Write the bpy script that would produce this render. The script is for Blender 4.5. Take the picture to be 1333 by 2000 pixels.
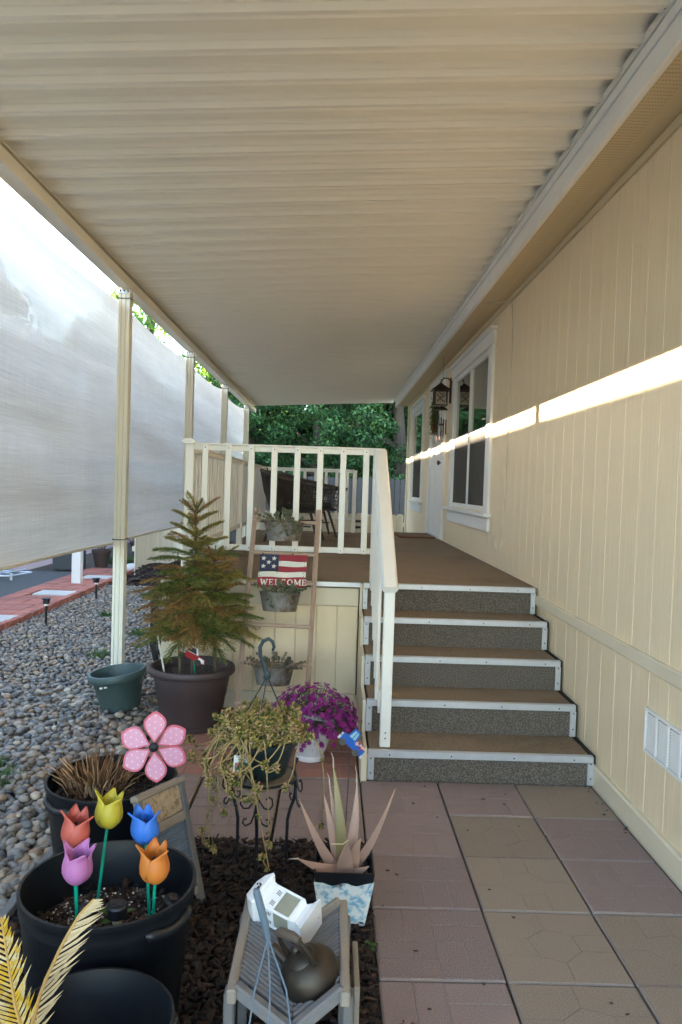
import bpy, math, random
import numpy as np
from mathutils import Vector, Matrix, noise
random.seed(7); rng = np.random.default_rng(11)
PI = math.pi
S = bpy.context.scene
COL = S.collection
for o in list(bpy.data.objects): bpy.data.objects.remove(o)

# ---------------------------------------------------------------- camera
CAMH = 1.5316
yaw, pitch, roll = 0.010436, -0.032806, 0.031786
fw = Vector((math.sin(yaw)*math.cos(pitch), math.cos(yaw)*math.cos(pitch), math.sin(pitch)))
rt = Vector((math.cos(yaw), -math.sin(yaw), 0)); up = rt.cross(fw)
r2 = rt*math.cos(roll) + up*math.sin(roll); u2 = up*math.cos(roll) - rt*math.sin(roll)
cd = bpy.data.cameras.new('camera'); cam = bpy.data.objects.new('camera', cd); COL.objects.link(cam)
cd.sensor_fit = 'VERTICAL'; cd.sensor_height = 36; cd.sensor_width = 24; cd.lens = 36*1493.5/2000
cd.clip_start = .02; cd.clip_end = 800
cam.matrix_world = Matrix(((r2.x, u2.x, -fw.x, 0), (r2.y, u2.y, -fw.y, 0), (r2.z, u2.z, -fw.z, CAMH), (0, 0, 0, 1)))
S.camera = cam
# ---------------------------------------------------------------- sky, sun, exposure
SUN_TO = Vector((-3.13, .69, .887)).normalized()
elev = math.asin(SUN_TO.z); azim = math.atan2(SUN_TO.x, SUN_TO.y)
W = bpy.data.worlds.new('World'); S.world = W; W.use_nodes = True
nt = W.node_tree; bg = nt.nodes['Background']
sky = nt.nodes.new('ShaderNodeTexSky'); sky.sky_type = 'NISHITA'; sky.sun_disc = False
sky.sun_elevation = elev; sky.sun_rotation = azim; sky.dust_density = .5; sky.air_density = 1.0
nt.links.new(sky.outputs[0], bg.inputs[0]); bg.inputs[1].default_value = .14
sl = bpy.data.lights.new('sun', 'SUN'); sl.energy = 5.0; sl.angle = math.radians(.53); sl.color = (1, .85, .65)
so = bpy.data.objects.new('sun', sl); COL.objects.link(so); so.location = (-20, 5, 12)
so.rotation_euler = SUN_TO.to_track_quat('Z', 'Y').to_euler()
S.view_settings.view_transform = 'Standard'; S.view_settings.look = 'None'; S.view_settings.gamma = 1
S.view_settings.use_curve_mapping = False; S.view_settings.exposure = 4.08
S.render.engine = 'CYCLES'
S.cycles.use_denoising = True
S.cycles.max_bounces = 10; S.cycles.diffuse_bounces = 6; S.cycles.transparent_max_bounces = 24
S.cycles.sample_clamp_indirect = 8

# ---------------------------------------------------------------- helpers
def lin(h):
    if not isinstance(h, str): return tuple(h)
    h = h.lstrip('#'); c = [int(h[i:i+2], 16)/255 for i in (0, 2, 4)]
    return tuple(x/12.92 if x <= .04045 else ((x+.055)/1.055)**2.4 for x in c)
MATS = {}
def nn(t, kind, **k):
    n = t.nodes.new(kind)
    for a, b in k.items(): setattr(n, a, b)
    return n
def mixc(t, f, a, b, mode='MIX'):
    n = nn(t, 'ShaderNodeMix', data_type='RGBA', blend_type=mode)
    for s, v in ((0, f), (6, a), (7, b)):
        if hasattr(v, 'is_output'): t.links.new(v, n.inputs[s])
        elif s == 0: n.inputs[s].default_value = v
        else: n.inputs[s].default_value = (*v[:3], 1)
    return n.outputs[2]
def mth(t, op, a, b=0.0, c=0.0):
    n = nn(t, 'ShaderNodeMath', operation=op)
    for i, v in enumerate((a, b, c)):
        if hasattr(v, 'is_output'): t.links.new(v, n.inputs[i])
        else: n.inputs[i].default_value = v
    return n.outputs[0]
def ramp(t, f, stops, interp='LINEAR'):
    n = nn(t, 'ShaderNodeValToRGB'); n.color_ramp.interpolation = interp; e = n.color_ramp.elements
    while len(e) < len(stops): e.new(.5)
    for k, (p, c) in enumerate(stops):
        e[k].position = p; c = lin(c) if isinstance(c, str) else c
        e[k].color = (*c[:3], 1)
    t.links.new(f, n.inputs[0]); return n.outputs[0]
def coords(t, scale=(1, 1, 1), kind='Object'):
    tc = nn(t, 'ShaderNodeTexCoord'); mp = nn(t, 'ShaderNodeMapping'); mp.inputs['Scale'].default_value = scale
    t.links.new(tc.outputs[kind], mp.inputs[0]); return mp.outputs[0]
def nz(t, co, scale, detail=4, rough=.55, dist=0):
    n = nn(t, 'ShaderNodeTexNoise'); n.inputs['Scale'].default_value = scale; n.inputs['Detail'].default_value = detail
    n.inputs['Roughness'].default_value = rough; n.inputs['Distortion'].default_value = dist
    t.links.new(co, n.inputs['Vector']); return n.outputs['Fac']
def rnd(t, per_object=False):
    if per_object: return nn(t, 'ShaderNodeObjectInfo').outputs['Random']
    a = nn(t, 'ShaderNodeNewGeometry').outputs['Random Per Island']; b = nn(t, 'ShaderNodeObjectInfo').outputs['Random']
    return mth(t, 'FRACT', mth(t, 'ADD', a, b))
def bump(t, h, strength, dist=.01):
    n = nn(t, 'ShaderNodeBump'); n.inputs['Strength'].default_value = strength; n.inputs['Distance'].default_value = dist
    t.links.new(h, n.inputs['Height']); return n.outputs[0]
def mat(name, col, rough=.6, var=.12, vs=6, b=0, bs=60, bd=.003, metal=0, stretch=(1, 1, 1), pal=None, rv=0,
        dirt=None, ds=3, dt=(.55, .75), spec=.5, trans=0, speck=None, sps=400, coat=0, per_object=False):
    """procedural surface: base colour, patchy variation, optional palette per piece, dirt stains, grain relief"""
    if name in MATS: return MATS[name]
    m = bpy.data.materials.new(name); m.use_nodes = True; t = m.node_tree; p = t.nodes['Principled BSDF']
    col = lin(col); co = coords(t, stretch); f = nz(t, co, vs)
    if pal: c = ramp(t, rnd(t), [(k/(max(1, len(pal)-1)), x) for k, x in enumerate(pal)], 'LINEAR')
    else: c = mixc(t, 0, col, col)
    if rv:
        v = mth(t, 'MULTIPLY_ADD', rnd(t, per_object), 2*rv, 1-rv); c = mixc(t, 1, c, nn_comb(t, v), 'MULTIPLY')
    if var:
        v = mth(t, 'MULTIPLY_ADD', f, 2.4*var, 1-1.2*var); c = mixc(t, 1, c, nn_comb(t, v), 'MULTIPLY')
    if speck:
        g = nz(t, coords(t), sps, 2, .8); s = ramp(t, g, [(.46, (0, 0, 0)), (.60, (1, 1, 1))]); c = mixc(t, s, c, lin(speck))
    if dirt:
        g = nz(t, coords(t, stretch), ds, 6, .65, .4); s = ramp(t, g, [(dt[0], (0, 0, 0)), (dt[1], (1, 1, 1))]); c = mixc(t, s, c, lin(dirt))
    t.links.new(c, p.inputs['Base Color'])
    r = mth(t, 'MULTIPLY_ADD', f, .25, max(.02, rough-.12)); t.links.new(r, p.inputs['Roughness'])
    p.inputs['Metallic'].default_value = metal; p.inputs['Specular IOR Level'].default_value = spec
    if coat: p.inputs['Coat Weight'].default_value = coat
    if b: t.links.new(bump(t, nz(t, coords(t, stretch), bs, 5, .6), b, bd), p.inputs['Normal'])
    if trans:
        tr = nn(t, 'ShaderNodeBsdfTranslucent'); t.links.new(c, tr.inputs[0]); mx = nn(t, 'ShaderNodeMixShader'); mx.inputs[0].default_value = trans
        out = t.nodes['Material Output']; t.links.new(p.outputs[0], mx.inputs[1]); t.links.new(tr.outputs[0], mx.inputs[2]); t.links.new(mx.outputs[0], out.inputs[0])
    MATS[name] = m; return m
def nn_comb(t, v):
    n = nn(t, 'ShaderNodeCombineColor'); [t.links.new(v, n.inputs[i]) for i in range(3)]; return n.outputs[0]

ICO = {}
def ico(s):
    if s not in ICO:
        import bmesh
        bm = bmesh.new(); bmesh.ops.create_icosphere(bm, subdivisions=s, radius=1); bm.verts.ensure_lookup_table()
        ICO[s] = (np.array([v.co[:] for v in bm.verts]), np.array([[v.index for v in f.verts] for f in bm.faces])); bm.free()
    return ICO[s]
class MB:
    def __init__(self): self.v = []; self.f = []; self.mi = []; self.c = 0
    def add(self, vs, fs, M=None):
        o = len(self.v)
        self.v += [tuple(M @ Vector(p)) for p in vs] if M else [tuple(p) for p in vs]
        self.f += [tuple(o+i for i in f) for f in fs]; self.mi += [self.c]*len(fs); return self
    def box(self, c, s, M=None, bev=.003):
        x, y, z = [a/2 for a in s]; b = min(bev, x*.45, y*.45, z*.45); cx, cy, cz = c
        if b <= 0:
            vs = [(cx+i*x, cy+j*y, cz+k*z) for i in (-1, 1) for j in (-1, 1) for k in (-1, 1)]
            return self.add(vs, [(0, 1, 3, 2), (4, 6, 7, 5), (0, 4, 5, 1), (2, 3, 7, 6), (0, 2, 6, 4), (1, 5, 7, 3)], M)
        vs = []; idx = {}
        for i in (-1, 1):
            for j in (-1, 1):
                for k in (-1, 1):
                    for a in range(3):
                        p = [i*(x-b), j*(y-b), k*(z-b)]; p[a] = (i, j, k)[a]*(x, y, z)[a]
                        idx[i, j, k, a] = len(vs); vs.append((cx+p[0], cy+p[1], cz+p[2]))
        fs = []
        for a in range(3):
            o1, o2 = [q for q in range(3) if q != a]
            for sgn in (-1, 1):
                r = []
                for s1, s2 in ((-1, -1), (1, -1), (1, 1), (-1, 1)):
                    q = [0, 0, 0]; q[a] = sgn; q[o1] = s1; q[o2] = s2; r.append(idx[q[0], q[1], q[2], a])
                fs.append(r if (sgn > 0) == (a != 1) else r[::-1])
            for s1 in (-1, 1):
                for s2 in (-1, 1):
                    def q(t_, ax): w = [0, 0, 0]; w[a] = t_; w[o1] = s1; w[o2] = s2; return idx[w[0], w[1], w[2], ax]
                    r = [q(-1, o1), q(1, o1), q(1, o2), q(-1, o2)]
                    fs.append(r if (s1*s2 < 0) == (a != 1) else r[::-1])
        for i in (-1, 1):
            for j in (-1, 1):
                for k in (-1, 1):
                    r = [idx[i, j, k, 0], idx[i, j, k, 1], idx[i, j, k, 2]]; fs.append(r if i*j*k > 0 else r[::-1])
        return self.add(vs, fs, M)
    def bx(self, x0, x1, y0, y1, z0, z1, bev=.003):
        return self.box(((x0+x1)/2, (y0+y1)/2, (z0+z1)/2), (x1-x0, y1-y0, z1-z0), None, bev)
    def tube(self, pts, r, n=8, cap=True, M=None, flat=1.0):
        P = [Vector(p) for p in pts]; k = len(P); R = r if isinstance(r, (list, tuple)) else [r]*k
        T = [(P[min(i+1, k-1)]-P[max(i-1, 0)]).normalized() for i in range(k)]
        ref = Vector((0, 0, 1)) if abs(T[0].z) < .9 else Vector((1, 0, 0)); nrm = (ref - T[0]*ref.dot(T[0])).normalized()
        vs = []; fs = []
        for i in range(k):
            nrm = (nrm - T[i]*nrm.dot(T[i])).normalized(); bi = T[i].cross(nrm)
            for a in range(n):
                th = 2*PI*a/n; vs.append(P[i] + (nrm*math.cos(th)*flat + bi*math.sin(th))*R[i])
        for i in range(k-1):
            for a in range(n): b = (a+1) % n; fs.append((i*n+a, i*n+b, (i+1)*n+b, (i+1)*n+a))
        if cap: fs.append(tuple(range(n))[::-1]); fs.append(tuple((k-1)*n+a for a in range(n)))
        return self.add(vs, fs, M)
    def lathe(self, prof, c=(0, 0, 0), n=32, M=None, fn=None, sx=1, sy=1, cap=True):
        vs = []; fs = []; k = len(prof)
        for i, (r, z) in enumerate(prof):
            for a in range(n):
                th = 2*PI*a/n; rr = r if fn is None else fn(r, z, a, th)
                vs.append((c[0]+rr*math.cos(th)*sx, c[1]+rr*math.sin(th)*sy, c[2]+z))
        for i in range(k-1):
            for a in range(n): b = (a+1) % n; fs.append((i*n+a, i*n+b, (i+1)*n+b, (i+1)*n+a))
        if cap:
            if prof[0][0] > 1e-4: fs.append(tuple(range(n))[::-1])
            if prof[-1][0] > 1e-4: fs.append(tuple((k-1)*n+a for a in range(n)))
        return self.add(vs, fs, M)
    def prism(self, poly, z0, z1, M=None):
        n = len(poly); vs = [(x, y, z0) for x, y in poly]+[(x, y, z1) for x, y in poly]
        ar = sum(poly[i][0]*poly[(i+1) % n][1]-poly[(i+1) % n][0]*poly[i][1] for i in range(n))
        fs = [tuple(range(n))[::-1], tuple(range(n, 2*n))]+[(i, (i+1) % n, n+(i+1) % n, n+i) for i in range(n)]
        if ar < 0: fs = [f[::-1] for f in fs]
        return self.add(vs, fs, M)
    def ell(self, c, r, s=2, M=None, jit=0):
        V, F = ico(s); q = V*np.array(r)
        if jit: q = q*(1+rng.uniform(-jit, jit, (len(V), 1)))
        return self.add([tuple(p+np.array(c)) for p in q], [tuple(f) for f in F], M)
    def grid(self, fn, nu, nv, M=None):
        vs = [fn(i/nu, j/nv) for j in range(nv+1) for i in range(nu+1)]
        fs = [(j*(nu+1)+i, j*(nu+1)+i+1, (j+1)*(nu+1)+i+1, (j+1)*(nu+1)+i) for j in range(nv) for i in range(nu)]
        return self.add(vs, fs, M)
    def mesh(self, name, mats, smooth=35, off=(0, 0, 0)):
        me = bpy.data.meshes.new(name); o = Vector(off)
        me.from_pydata([(a-o.x, b-o.y, c-o.z) for a, b, c in self.v], [], self.f)
        for m in (mats if isinstance(mats, (list, tuple)) else [mats]): me.materials.append(m)
        if self.c or any(self.mi): me.polygons.foreach_set('material_index', self.mi)
        if smooth:
            me.shade_smooth()
            if smooth < 180: me.set_sharp_from_angle(angle=math.radians(smooth))
        me.update(); return me
    def build(self, name, mats, parent=None, local=False, smooth=35):
        off = Vector((0, 0, 0)) if local else world_off(parent)
        o = bpy.data.objects.new(name, self.mesh(name, mats, smooth, off)); COL.objects.link(o)
        if parent: o.parent = parent
        return o
def world_off(p):
    v = Vector((0, 0, 0))
    while p is not None: v += p.location; p = p.parent
    return v
def big_mesh(name, V, F, mats, parent=None, smooth=True, mi=None):
    me = bpy.data.meshes.new(name); off = np.array(world_off(parent)); V = np.asarray(V, np.float32)-off; F = np.asarray(F, np.int32)
    k = F.shape[1]
    me.vertices.add(len(V)); me.vertices.foreach_set('co', V.astype(np.float32).ravel())
    me.loops.add(F.size); me.loops.foreach_set('vertex_index', F.ravel())
    me.polygons.add(len(F)); me.polygons.foreach_set('loop_start', np.arange(0, F.size, k, dtype=np.int32))
    for m in (mats if isinstance(mats, (list, tuple)) else [mats]): me.materials.append(m)
    if mi is not None: me.polygons.foreach_set('material_index', np.asarray(mi, np.int32))
    if smooth: me.polygons.foreach_set('use_smooth', np.ones(len(F), bool))
    me.update(calc_edges=True); me.validate()
    o = bpy.data.objects.new(name, me); COL.objects.link(o); o.parent = parent; return o
def tag(o, label=None, cat=None, group=None, kind=None):
    for k, v in (('label', label), ('category', cat), ('group', group), ('kind', kind)):
        if v: o[k] = v
    return o
def thing(name, label, cat, loc=(0, 0, 0), group=None, rotz=0):
    o = bpy.data.objects.new(name, None); COL.objects.link(o); o.location = loc; o.rotation_euler = (0, 0, rotz); o.empty_display_size = .1
    return tag(o, label, cat, group)
def link(name, me, parent, loc=(0, 0, 0), rot=(0, 0, 0), sc=(1, 1, 1), world=True):
    o = bpy.data.objects.new(name, me); COL.objects.link(o); o.parent = parent
    o.location = Vector(loc)-world_off(parent) if (world and parent) else loc; o.rotation_euler = rot; o.scale = sc; return o
def basis(o, u, v, w): return Matrix(((u[0], v[0], w[0], o[0]), (u[1], v[1], w[1], o[1]), (u[2], v[2], w[2], o[2]), (0, 0, 0, 1)))
def RZ(a): return Matrix.Rotation(a, 4, 'Z')
def T(*p): return Matrix.Translation(p)
def U(a, b): return random.uniform(a, b)

# ---------------------------------------------------------------- materials
M_wall = mat('cream_siding_paint', (.785, .645, .44), .62, .15, 3, .5, 9, .006, stretch=(1, 30, .7), dirt=(.62, .51, .35), ds=2, dt=(.6, .95))
M_cream = mat('cream_trim_paint', (.68, .60, .45), .55, .08, 4, .15, 40)
M_soffit = mat('tan_soffit_paint', (.62, .50, .31), .6, .06, 3)
M_white = mat('white_trim_paint', (.78, .77, .74), .45, .06, 5, .08, 60)
M_rail = mat('cream_rail_paint', (.78, .765, .71), .42, .06, 5, .04, 80, dirt=(.55, .50, .40), ds=9, dt=(.66, .9))
M_pan = mat('beige_aluminium_roof', (.72, .69, .61), .42, .03, 1.6, .0)
M_post = mat('ivory_aluminium', (.72, .67, .54), .4, .08, 4, dirt=(.50, .44, .32), ds=6, dt=(.62, .95), stretch=(1, 1, .3))
M_alum = mat('mill_aluminium', (.54, .56, .60), .38, .10, 20, .05, 120, metal=.55)
M_screw = mat('dark_screw', (.05, .045, .04), .5, 0, metal=.4)
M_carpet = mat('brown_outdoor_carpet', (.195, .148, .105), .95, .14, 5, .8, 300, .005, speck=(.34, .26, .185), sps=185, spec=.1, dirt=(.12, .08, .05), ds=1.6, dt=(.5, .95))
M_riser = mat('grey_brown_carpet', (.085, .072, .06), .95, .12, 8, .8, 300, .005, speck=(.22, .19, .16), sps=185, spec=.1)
M_mat = mat('red_brown_doormat', (.18, .07, .03), .95, .3, 30, .6, 200)
M_tilered = mat('red_concrete_paver', (.20, .143, .136), .85, .10, 9, .25, 300, .002, per_object=True, rv=.17, speck=(.31, .24, .22), sps=260, dirt=(.20, .15, .13), ds=5, dt=(.55, .9))
M_tilebrick = mat('brick_red_paver', (.25, .105, .08), .85, .15, 9, .25, 300, .002, per_object=True, rv=.14, speck=(.40, .22, .17), sps=260, dirt=(.22, .10, .08), ds=5, dt=(.55, .85))
M_tiletan = mat('tan_concrete_paver', (.222, .168, .128), .85, .10, 9, .25, 300, .002, per_object=True, rv=.15, speck=(.32, .26, .205), sps=260, dirt=(.22, .18, .14), ds=5, dt=(.55, .9))
M_grout = mat('sandy_grout', (.27, .215, .185), .9, .15, 30)
M_brick = mat('red_brick', (.34, .12, .085), .85, .18, 20, .3, 200, .003, rv=.22)
M_conc = mat('pale_concrete', (.48, .46, .43), .85, .15, 8, .3, 150, .003, rv=.1)
M_asph = mat('asphalt', (.055, .054, .054), .9, .2, 4, .5, 200, .004, speck=(.10, .10, .10), sps=180)
M_pink = mat('pinkish_concrete', (.33, .23, .22), .85, .12, 2, .2, 90)
M_soil = mat('dark_soil', (.045, .03, .02), .95, .3, 20, .9, 60, .012, speck=(.10, .07, .05), sps=90)
M_dirt = mat('bare_earth', (.075, .058, .042), .95, .25, 1.5, .7, 25, .02)
M_potsoil = mat('potting_mix', (.04, .026, .018), .95, .3, 40, 1.0, 90, .01, speck=(.20, .17, .14), sps=110)
M_black = mat('black_nursery_plastic', (.0045, .006, .009), .45, .15, 8, .04, 90, dirt=(.03, .028, .025), ds=7, dt=(.58, .80))
M_pebble = mat('river_pebble', (.2, .2, .2), .6, .22, 30, .1, 90, .002, pal=['#65625c', '#84786a', '#474441', '#9c8b75', '#6d6860', '#876b4f', '#575450', '#ab9a85', '#515253', '#8d7256', '#6a635a', '#3e3b38'])
M_chip = mat('bark_mulch', (.05, .03, .02), .9, .25, 25, .5, 120, .003, pal=['#20140f', '#2e1d15', '#170e0a', '#38241a', '#271914', '#48301f', '#1e1310', '#2c1c15'])
M_wood = mat('weathered_wood', (.26, .22, .175), .8, .22, 6, .4, 30, .002, stretch=(6, 1, 6), dirt=(.19, .15, .11), ds=4, dt=(.5, .75))
M_wood2 = mat('grey_weathered_wood', (.145, .142, .142), .82, .22, 6, .4, 30, .002, stretch=(1, 6, 6), dirt=(.15, .13, .11), ds=4, dt=(.5, .75), rv=.12)
M_ladder = mat('pink_brown_wood', (.42, .30, .23), .75, .18, 6, .25, 40, .002, stretch=(6, 6, 1))
M_fgrey = mat('grey_fence_wood', (.048, .043, .038), .85, .2, 5, .5, 30, .004, stretch=(5, 5, .5), rv=.18)
M_fcream = mat('cream_fence_paint', (.70, .62, .47), .7, .08, 5, .2, 30, .003, stretch=(5, 5, .5), rv=.05)
M_tin = mat('rusty_tin', (.30, .30, .29), .5, .2, 14, .15, 40, metal=.55, dirt=(.13, .075, .04), ds=9, dt=(.42, .62))
M_wick = mat('dark_brown_rope', (.055, .042, .033), .75, .2, 40, .3, 200, rv=.15)
M_dkmetal = mat('bronze_metal', (.06, .04, .03), .5, .2, 20, metal=.6)
M_iron = mat('black_iron', (.018, .019, .022), .45, .2, 30, .1, 120, metal=.3)
M_red = mat('red_wood_paint', (.30, .022, .035), .6, .15, 14, .15, 60)
M_navy = mat('navy_wood_paint', (.018, .026, .065), .6, .15, 14, .15, 60)
M_offw = mat('worn_white_paint', (.72, .70, .62), .6, .10, 12, .15, 60, dirt=(.42, .38, .30), ds=18, dt=(.62, .85))
M_teal = mat('teal_plastic', (.01, .22, .20), .4, .05)
M_green = mat('green_stem_plastic', (.0, .25, .16), .35, .05)
M_leafdk = mat('conifer_leaf', (.05, .11, .03), .6, .2, 3, rv=.4, trans=.35, pal=[(.016, .048, .016), (.03, .08, .022), (.046, .108, .028), (.066, .14, .036)], spec=.3)
M_leaflt = mat('bright_tree_leaf', (.10, .2, .03), .55, .2, 3, rv=.3, trans=.5, pal=[(.07, .16, .02), (.11, .23, .03), (.16, .29, .035), (.20, .32, .05)], spec=.3)
M_bark = mat('tree_bark', (.09, .065, .045), .9, .3, 8, .8, 18, .02, stretch=(4, 4, 1))

def blade_mesh(n, name, m, root, hmin, hmax, w, lean=.5, c=(0, 0, 0), parent=None):
    """n thin curved blades growing from a disc"""
    V = []; F = []
    for i in range(n):
        a = U(0, 2*PI); r = root*math.sqrt(U(0, 1)); h = U(hmin, hmax); d = a+U(-.6, .6); l = lean*U(.3, 1)*h
        p0 = Vector((c[0]+r*math.cos(a), c[1]+r*math.sin(a), c[2])); dd = Vector((math.cos(d), math.sin(d), 0)); sd = Vector((-dd.y, dd.x, 0))*w
        o = len(V)
        for t_ in (0, .5, 1):
            q = p0+dd*l*t_*t_+Vector((0, 0, h*t_*(1-.15*t_))); k = 1-t_*.9; V += [q-sd*k, q+sd*k]
        F += [(o, o+1, o+3, o+2), (o+2, o+3, o+5, o+4)]
    return tag(big_mesh(name, V, F, m, parent), kind='stuff')

# ================================================================ SETTING
XW = 1.434
def sheet(name, x0, x1, y0, y1, z, m, kind='structure'):
    b = MB(); b.add([(x0, y0, z), (x1, y0, z), (x1, y1, z), (x0, y1, z)], [(0, 1, 2, 3)])
    return tag(b.build(name, m, smooth=0), kind=kind)
sheet('ground', -160, 160, -120, 200, -.07, M_dirt)
sheet('driveway', -7.5, -4.12, -6, 12.6, -.012, M_asph)
sheet('neighbouring_garden_soil', -5.0, -3.3, 12.6, 22, -.016, M_soil)
sheet('street', -7.5, -5.0, 12.6, 26, -.006, M_pink)
gravel = sheet('gravel_bed', -3.27, -1.06, -3, 11.2, -.035, M_dirt)
mulch = sheet('mulch_bed', -1.08, .19, -1, 3.24, -.02, M_soil)
mulch2 = sheet('mulch_border', -3.3, -1.06, 11.0, 16, -.02, M_soil)

# pebbles: the 300 that show largest are single stones, the rest one mass
def pebble_rows(x0, x1, y0, y1, st):
    xs = np.arange(x0, x1, st); ys = np.arange(y0, y1, st*.9); X, Y = np.meshgrid(xs, ys); X = X+(np.arange(len(ys))[:, None] % 2)*st*.5
    P = np.stack([X.ravel(), Y.ravel()], 1); P += rng.uniform(-.36, .36, P.shape)*st; return P
def stones(P, smin, smax, ic, z0):
    V, F = ico(ic); n = len(P); s = smin+(smax-smin)*rng.beta(1.6, 2.6, n)
    sc = np.stack([s*rng.uniform(.8, 1.25, n), s*rng.uniform(.65, 1.0, n), s*rng.uniform(.42, .72, n)], 1)
    th = rng.uniform(0, 2*PI, n); tl = rng.normal(0, .22, n)
    q = V[None]*sc[:, None]
    if ic > 1: q = q*(1+.10*np.sin(V[None]@rng.normal(0, 1.6, (n, 3, 1))+rng.uniform(0, 6, (n, 1, 1))))
    c, s_ = np.cos(tl)[:, None], np.sin(tl)[:, None]; y = q[..., 1]*c-q[..., 2]*s_; z = q[..., 1]*s_+q[..., 2]*c
    c, s_ = np.cos(th)[:, None], np.sin(th)[:, None]; x = q[..., 0]*c-y*s_; y = q[..., 0]*s_+y*c
    und = .012*np.sin(P[:, 0]*4.1+1)*np.cos(P[:, 1]*3.3)
    zz = z0+und+rng.uniform(-.006, .010, n)
    q = np.stack([x+P[:, :1], y+P[:, 1:2], z+zz[:, None]], -1).reshape(-1, 3)
    return q, (F[None]+np.arange(n)[:, None, None]*len(V)).reshape(-1, 3)
def inbed(P): return P[((P[:, 0] > -3.24) & (P[:, 0] < -1.10))]
near = pebble_rows(-3.25, -1.08, 1.2, 5.6, .036); far = pebble_rows(-3.25, -1.0, 5.6, 11.1, .044)
near = inbed(near); far = far[far[:, 0] > -3.24]; far = far[~((far[:, 0] > -1.15) & (far[:, 1] > 5.2))]
extra = inbed(pebble_rows(-3.2, -1.1, 1.4, 5.6, .085)); nearR = np.concatenate([near])
vis = (nearR[:, 0] > -(nearR[:, 1]*.45+.02)) & (nearR[:, 1] > 2.35)
order = np.argsort(nearR[:, 1]+(~vis)*99); solo = order[:300]; mask = np.ones(len(nearR), bool); mask[solo] = False
A = [stones(nearR[mask], .017, .036, 2, -.012), stones(extra, .018, .036, 2, .014), stones(far, .018, .034, 1, -.012)]
V = []; F = []; o = 0
for v, f in A: V.append(v); F.append(f+o); o += len(v)
tag(big_mesh('pebbles', np.concatenate(V), np.concatenate(F), M_pebble, gravel), kind='stuff')
PM = []
for k in range(8):
    b = MB(); V0, F0 = ico(2); d = rng.normal(0, 1.5, 3); s = np.array([U(.9, 1.25), U(.7, 1), U(.45, .72)])
    q = V0*s*(1+.12*np.sin(V0@d+k))[:, None]; b.add([tuple(p) for p in q], [tuple(f) for f in F0]); PM.append(b.mesh('pebble', M_pebble, 180))
for i in solo:
    s = .017+.019*random.betavariate(1.6, 2.4); link('pebble', PM[random.randrange(8)], gravel, (nearR[i, 0], nearR[i, 1], -.008+U(-.004, .010)), (U(-.25, .25), U(-.25, .25), U(0, 6)), (s, s, s))
# bark chips
def chips(name, P, z, parent, big=1.0):
    V = []; F = []; n = len(P)
    base = np.array([(i, j, k) for i in (-1, 1) for j in (-1, 1) for k in (-1, 1)], float); bf = np.array([(0, 1, 3, 2), (4, 6, 7, 5), (0, 4, 5, 1), (2, 3, 7, 6), (0, 2, 6, 4), (1, 5, 7, 3)])
    for i in range(n):
        l = U(.008, .026)*big; s = np.array([l, U(.25, .6)*l, U(.10, .22)*l]); q = base*s*(1+rng.uniform(-.3, .3, (8, 3)))
        M = np.array(Matrix.Rotation(U(0, 6.3), 3, 'Z') @ Matrix.Rotation(random.gauss(0, .35), 3, 'X') @ Matrix.Rotation(random.gauss(0, .35), 3, 'Y'))
        V.append(q@M.T+np.array([P[i][0], P[i][1], z+U(-.006, .022)])); F.append(bf+8*i)
    return tag(big_mesh(name, np.concatenate(V), np.concatenate(F), M_chip, parent, smooth=False), kind='stuff')
P = pebble_rows(-1.06, .18, 1.15, 3.25, .0155); chips('bark_chips', P, -.008, mulch, .85)
P = pebble_rows(-3.25, -1.15, 11.1, 14.5, .05); chips('bark_chips', P, .0, mulch2, 1.6)
for k in range(14):  # mounded mulch against the side fence
    pass
b = MB()
b.grid(lambda u, v: (-3.0+u*1.2, 11.4+v*4.2, -.015+.16*math.exp(-((u-.12)/.35)**2)*math.sin(PI*min(1, v*2.2+.05))**.5*(1+.35*noise.noise(Vector((u*5, v*11, 0))))), 16, 34)
tag(b.build('mulch_mound', M_soil, mulch2), kind='stuff')
P = [p for p in pebble_rows(-3.0, -1.9, 11.45, 15.4, .045)]; 
V = []
cm = chips('mound_chips', P, 0, mulch2, 1.6); me = cm.data
co = np.zeros(len(me.vertices)*3, np.float32); me.vertices.foreach_get('co', co); co = co.reshape(-1, 3)
u_ = (co[:, 0]+3.0)/1.2; v_ = (co[:, 1]-11.4)/4.2; co[:, 2] += .17*np.exp(-((u_-.12)/.35)**2)*np.sqrt(np.clip(np.sin(PI*np.minimum(1, v_*2.2+.05)), 0, 1))
me.vertices.foreach_set('co', co.ravel())
# wooden edging board between gravel and mulch
ed = MB(); ed.bx(-1.105, -1.07, -.5, 3.24, -.06, .035, .004); e = ed.build('bed_edging_board', M_wood2); tag(e, 'grey weathered edging board between the river stones and the dark mulch', 'edging board')

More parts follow.
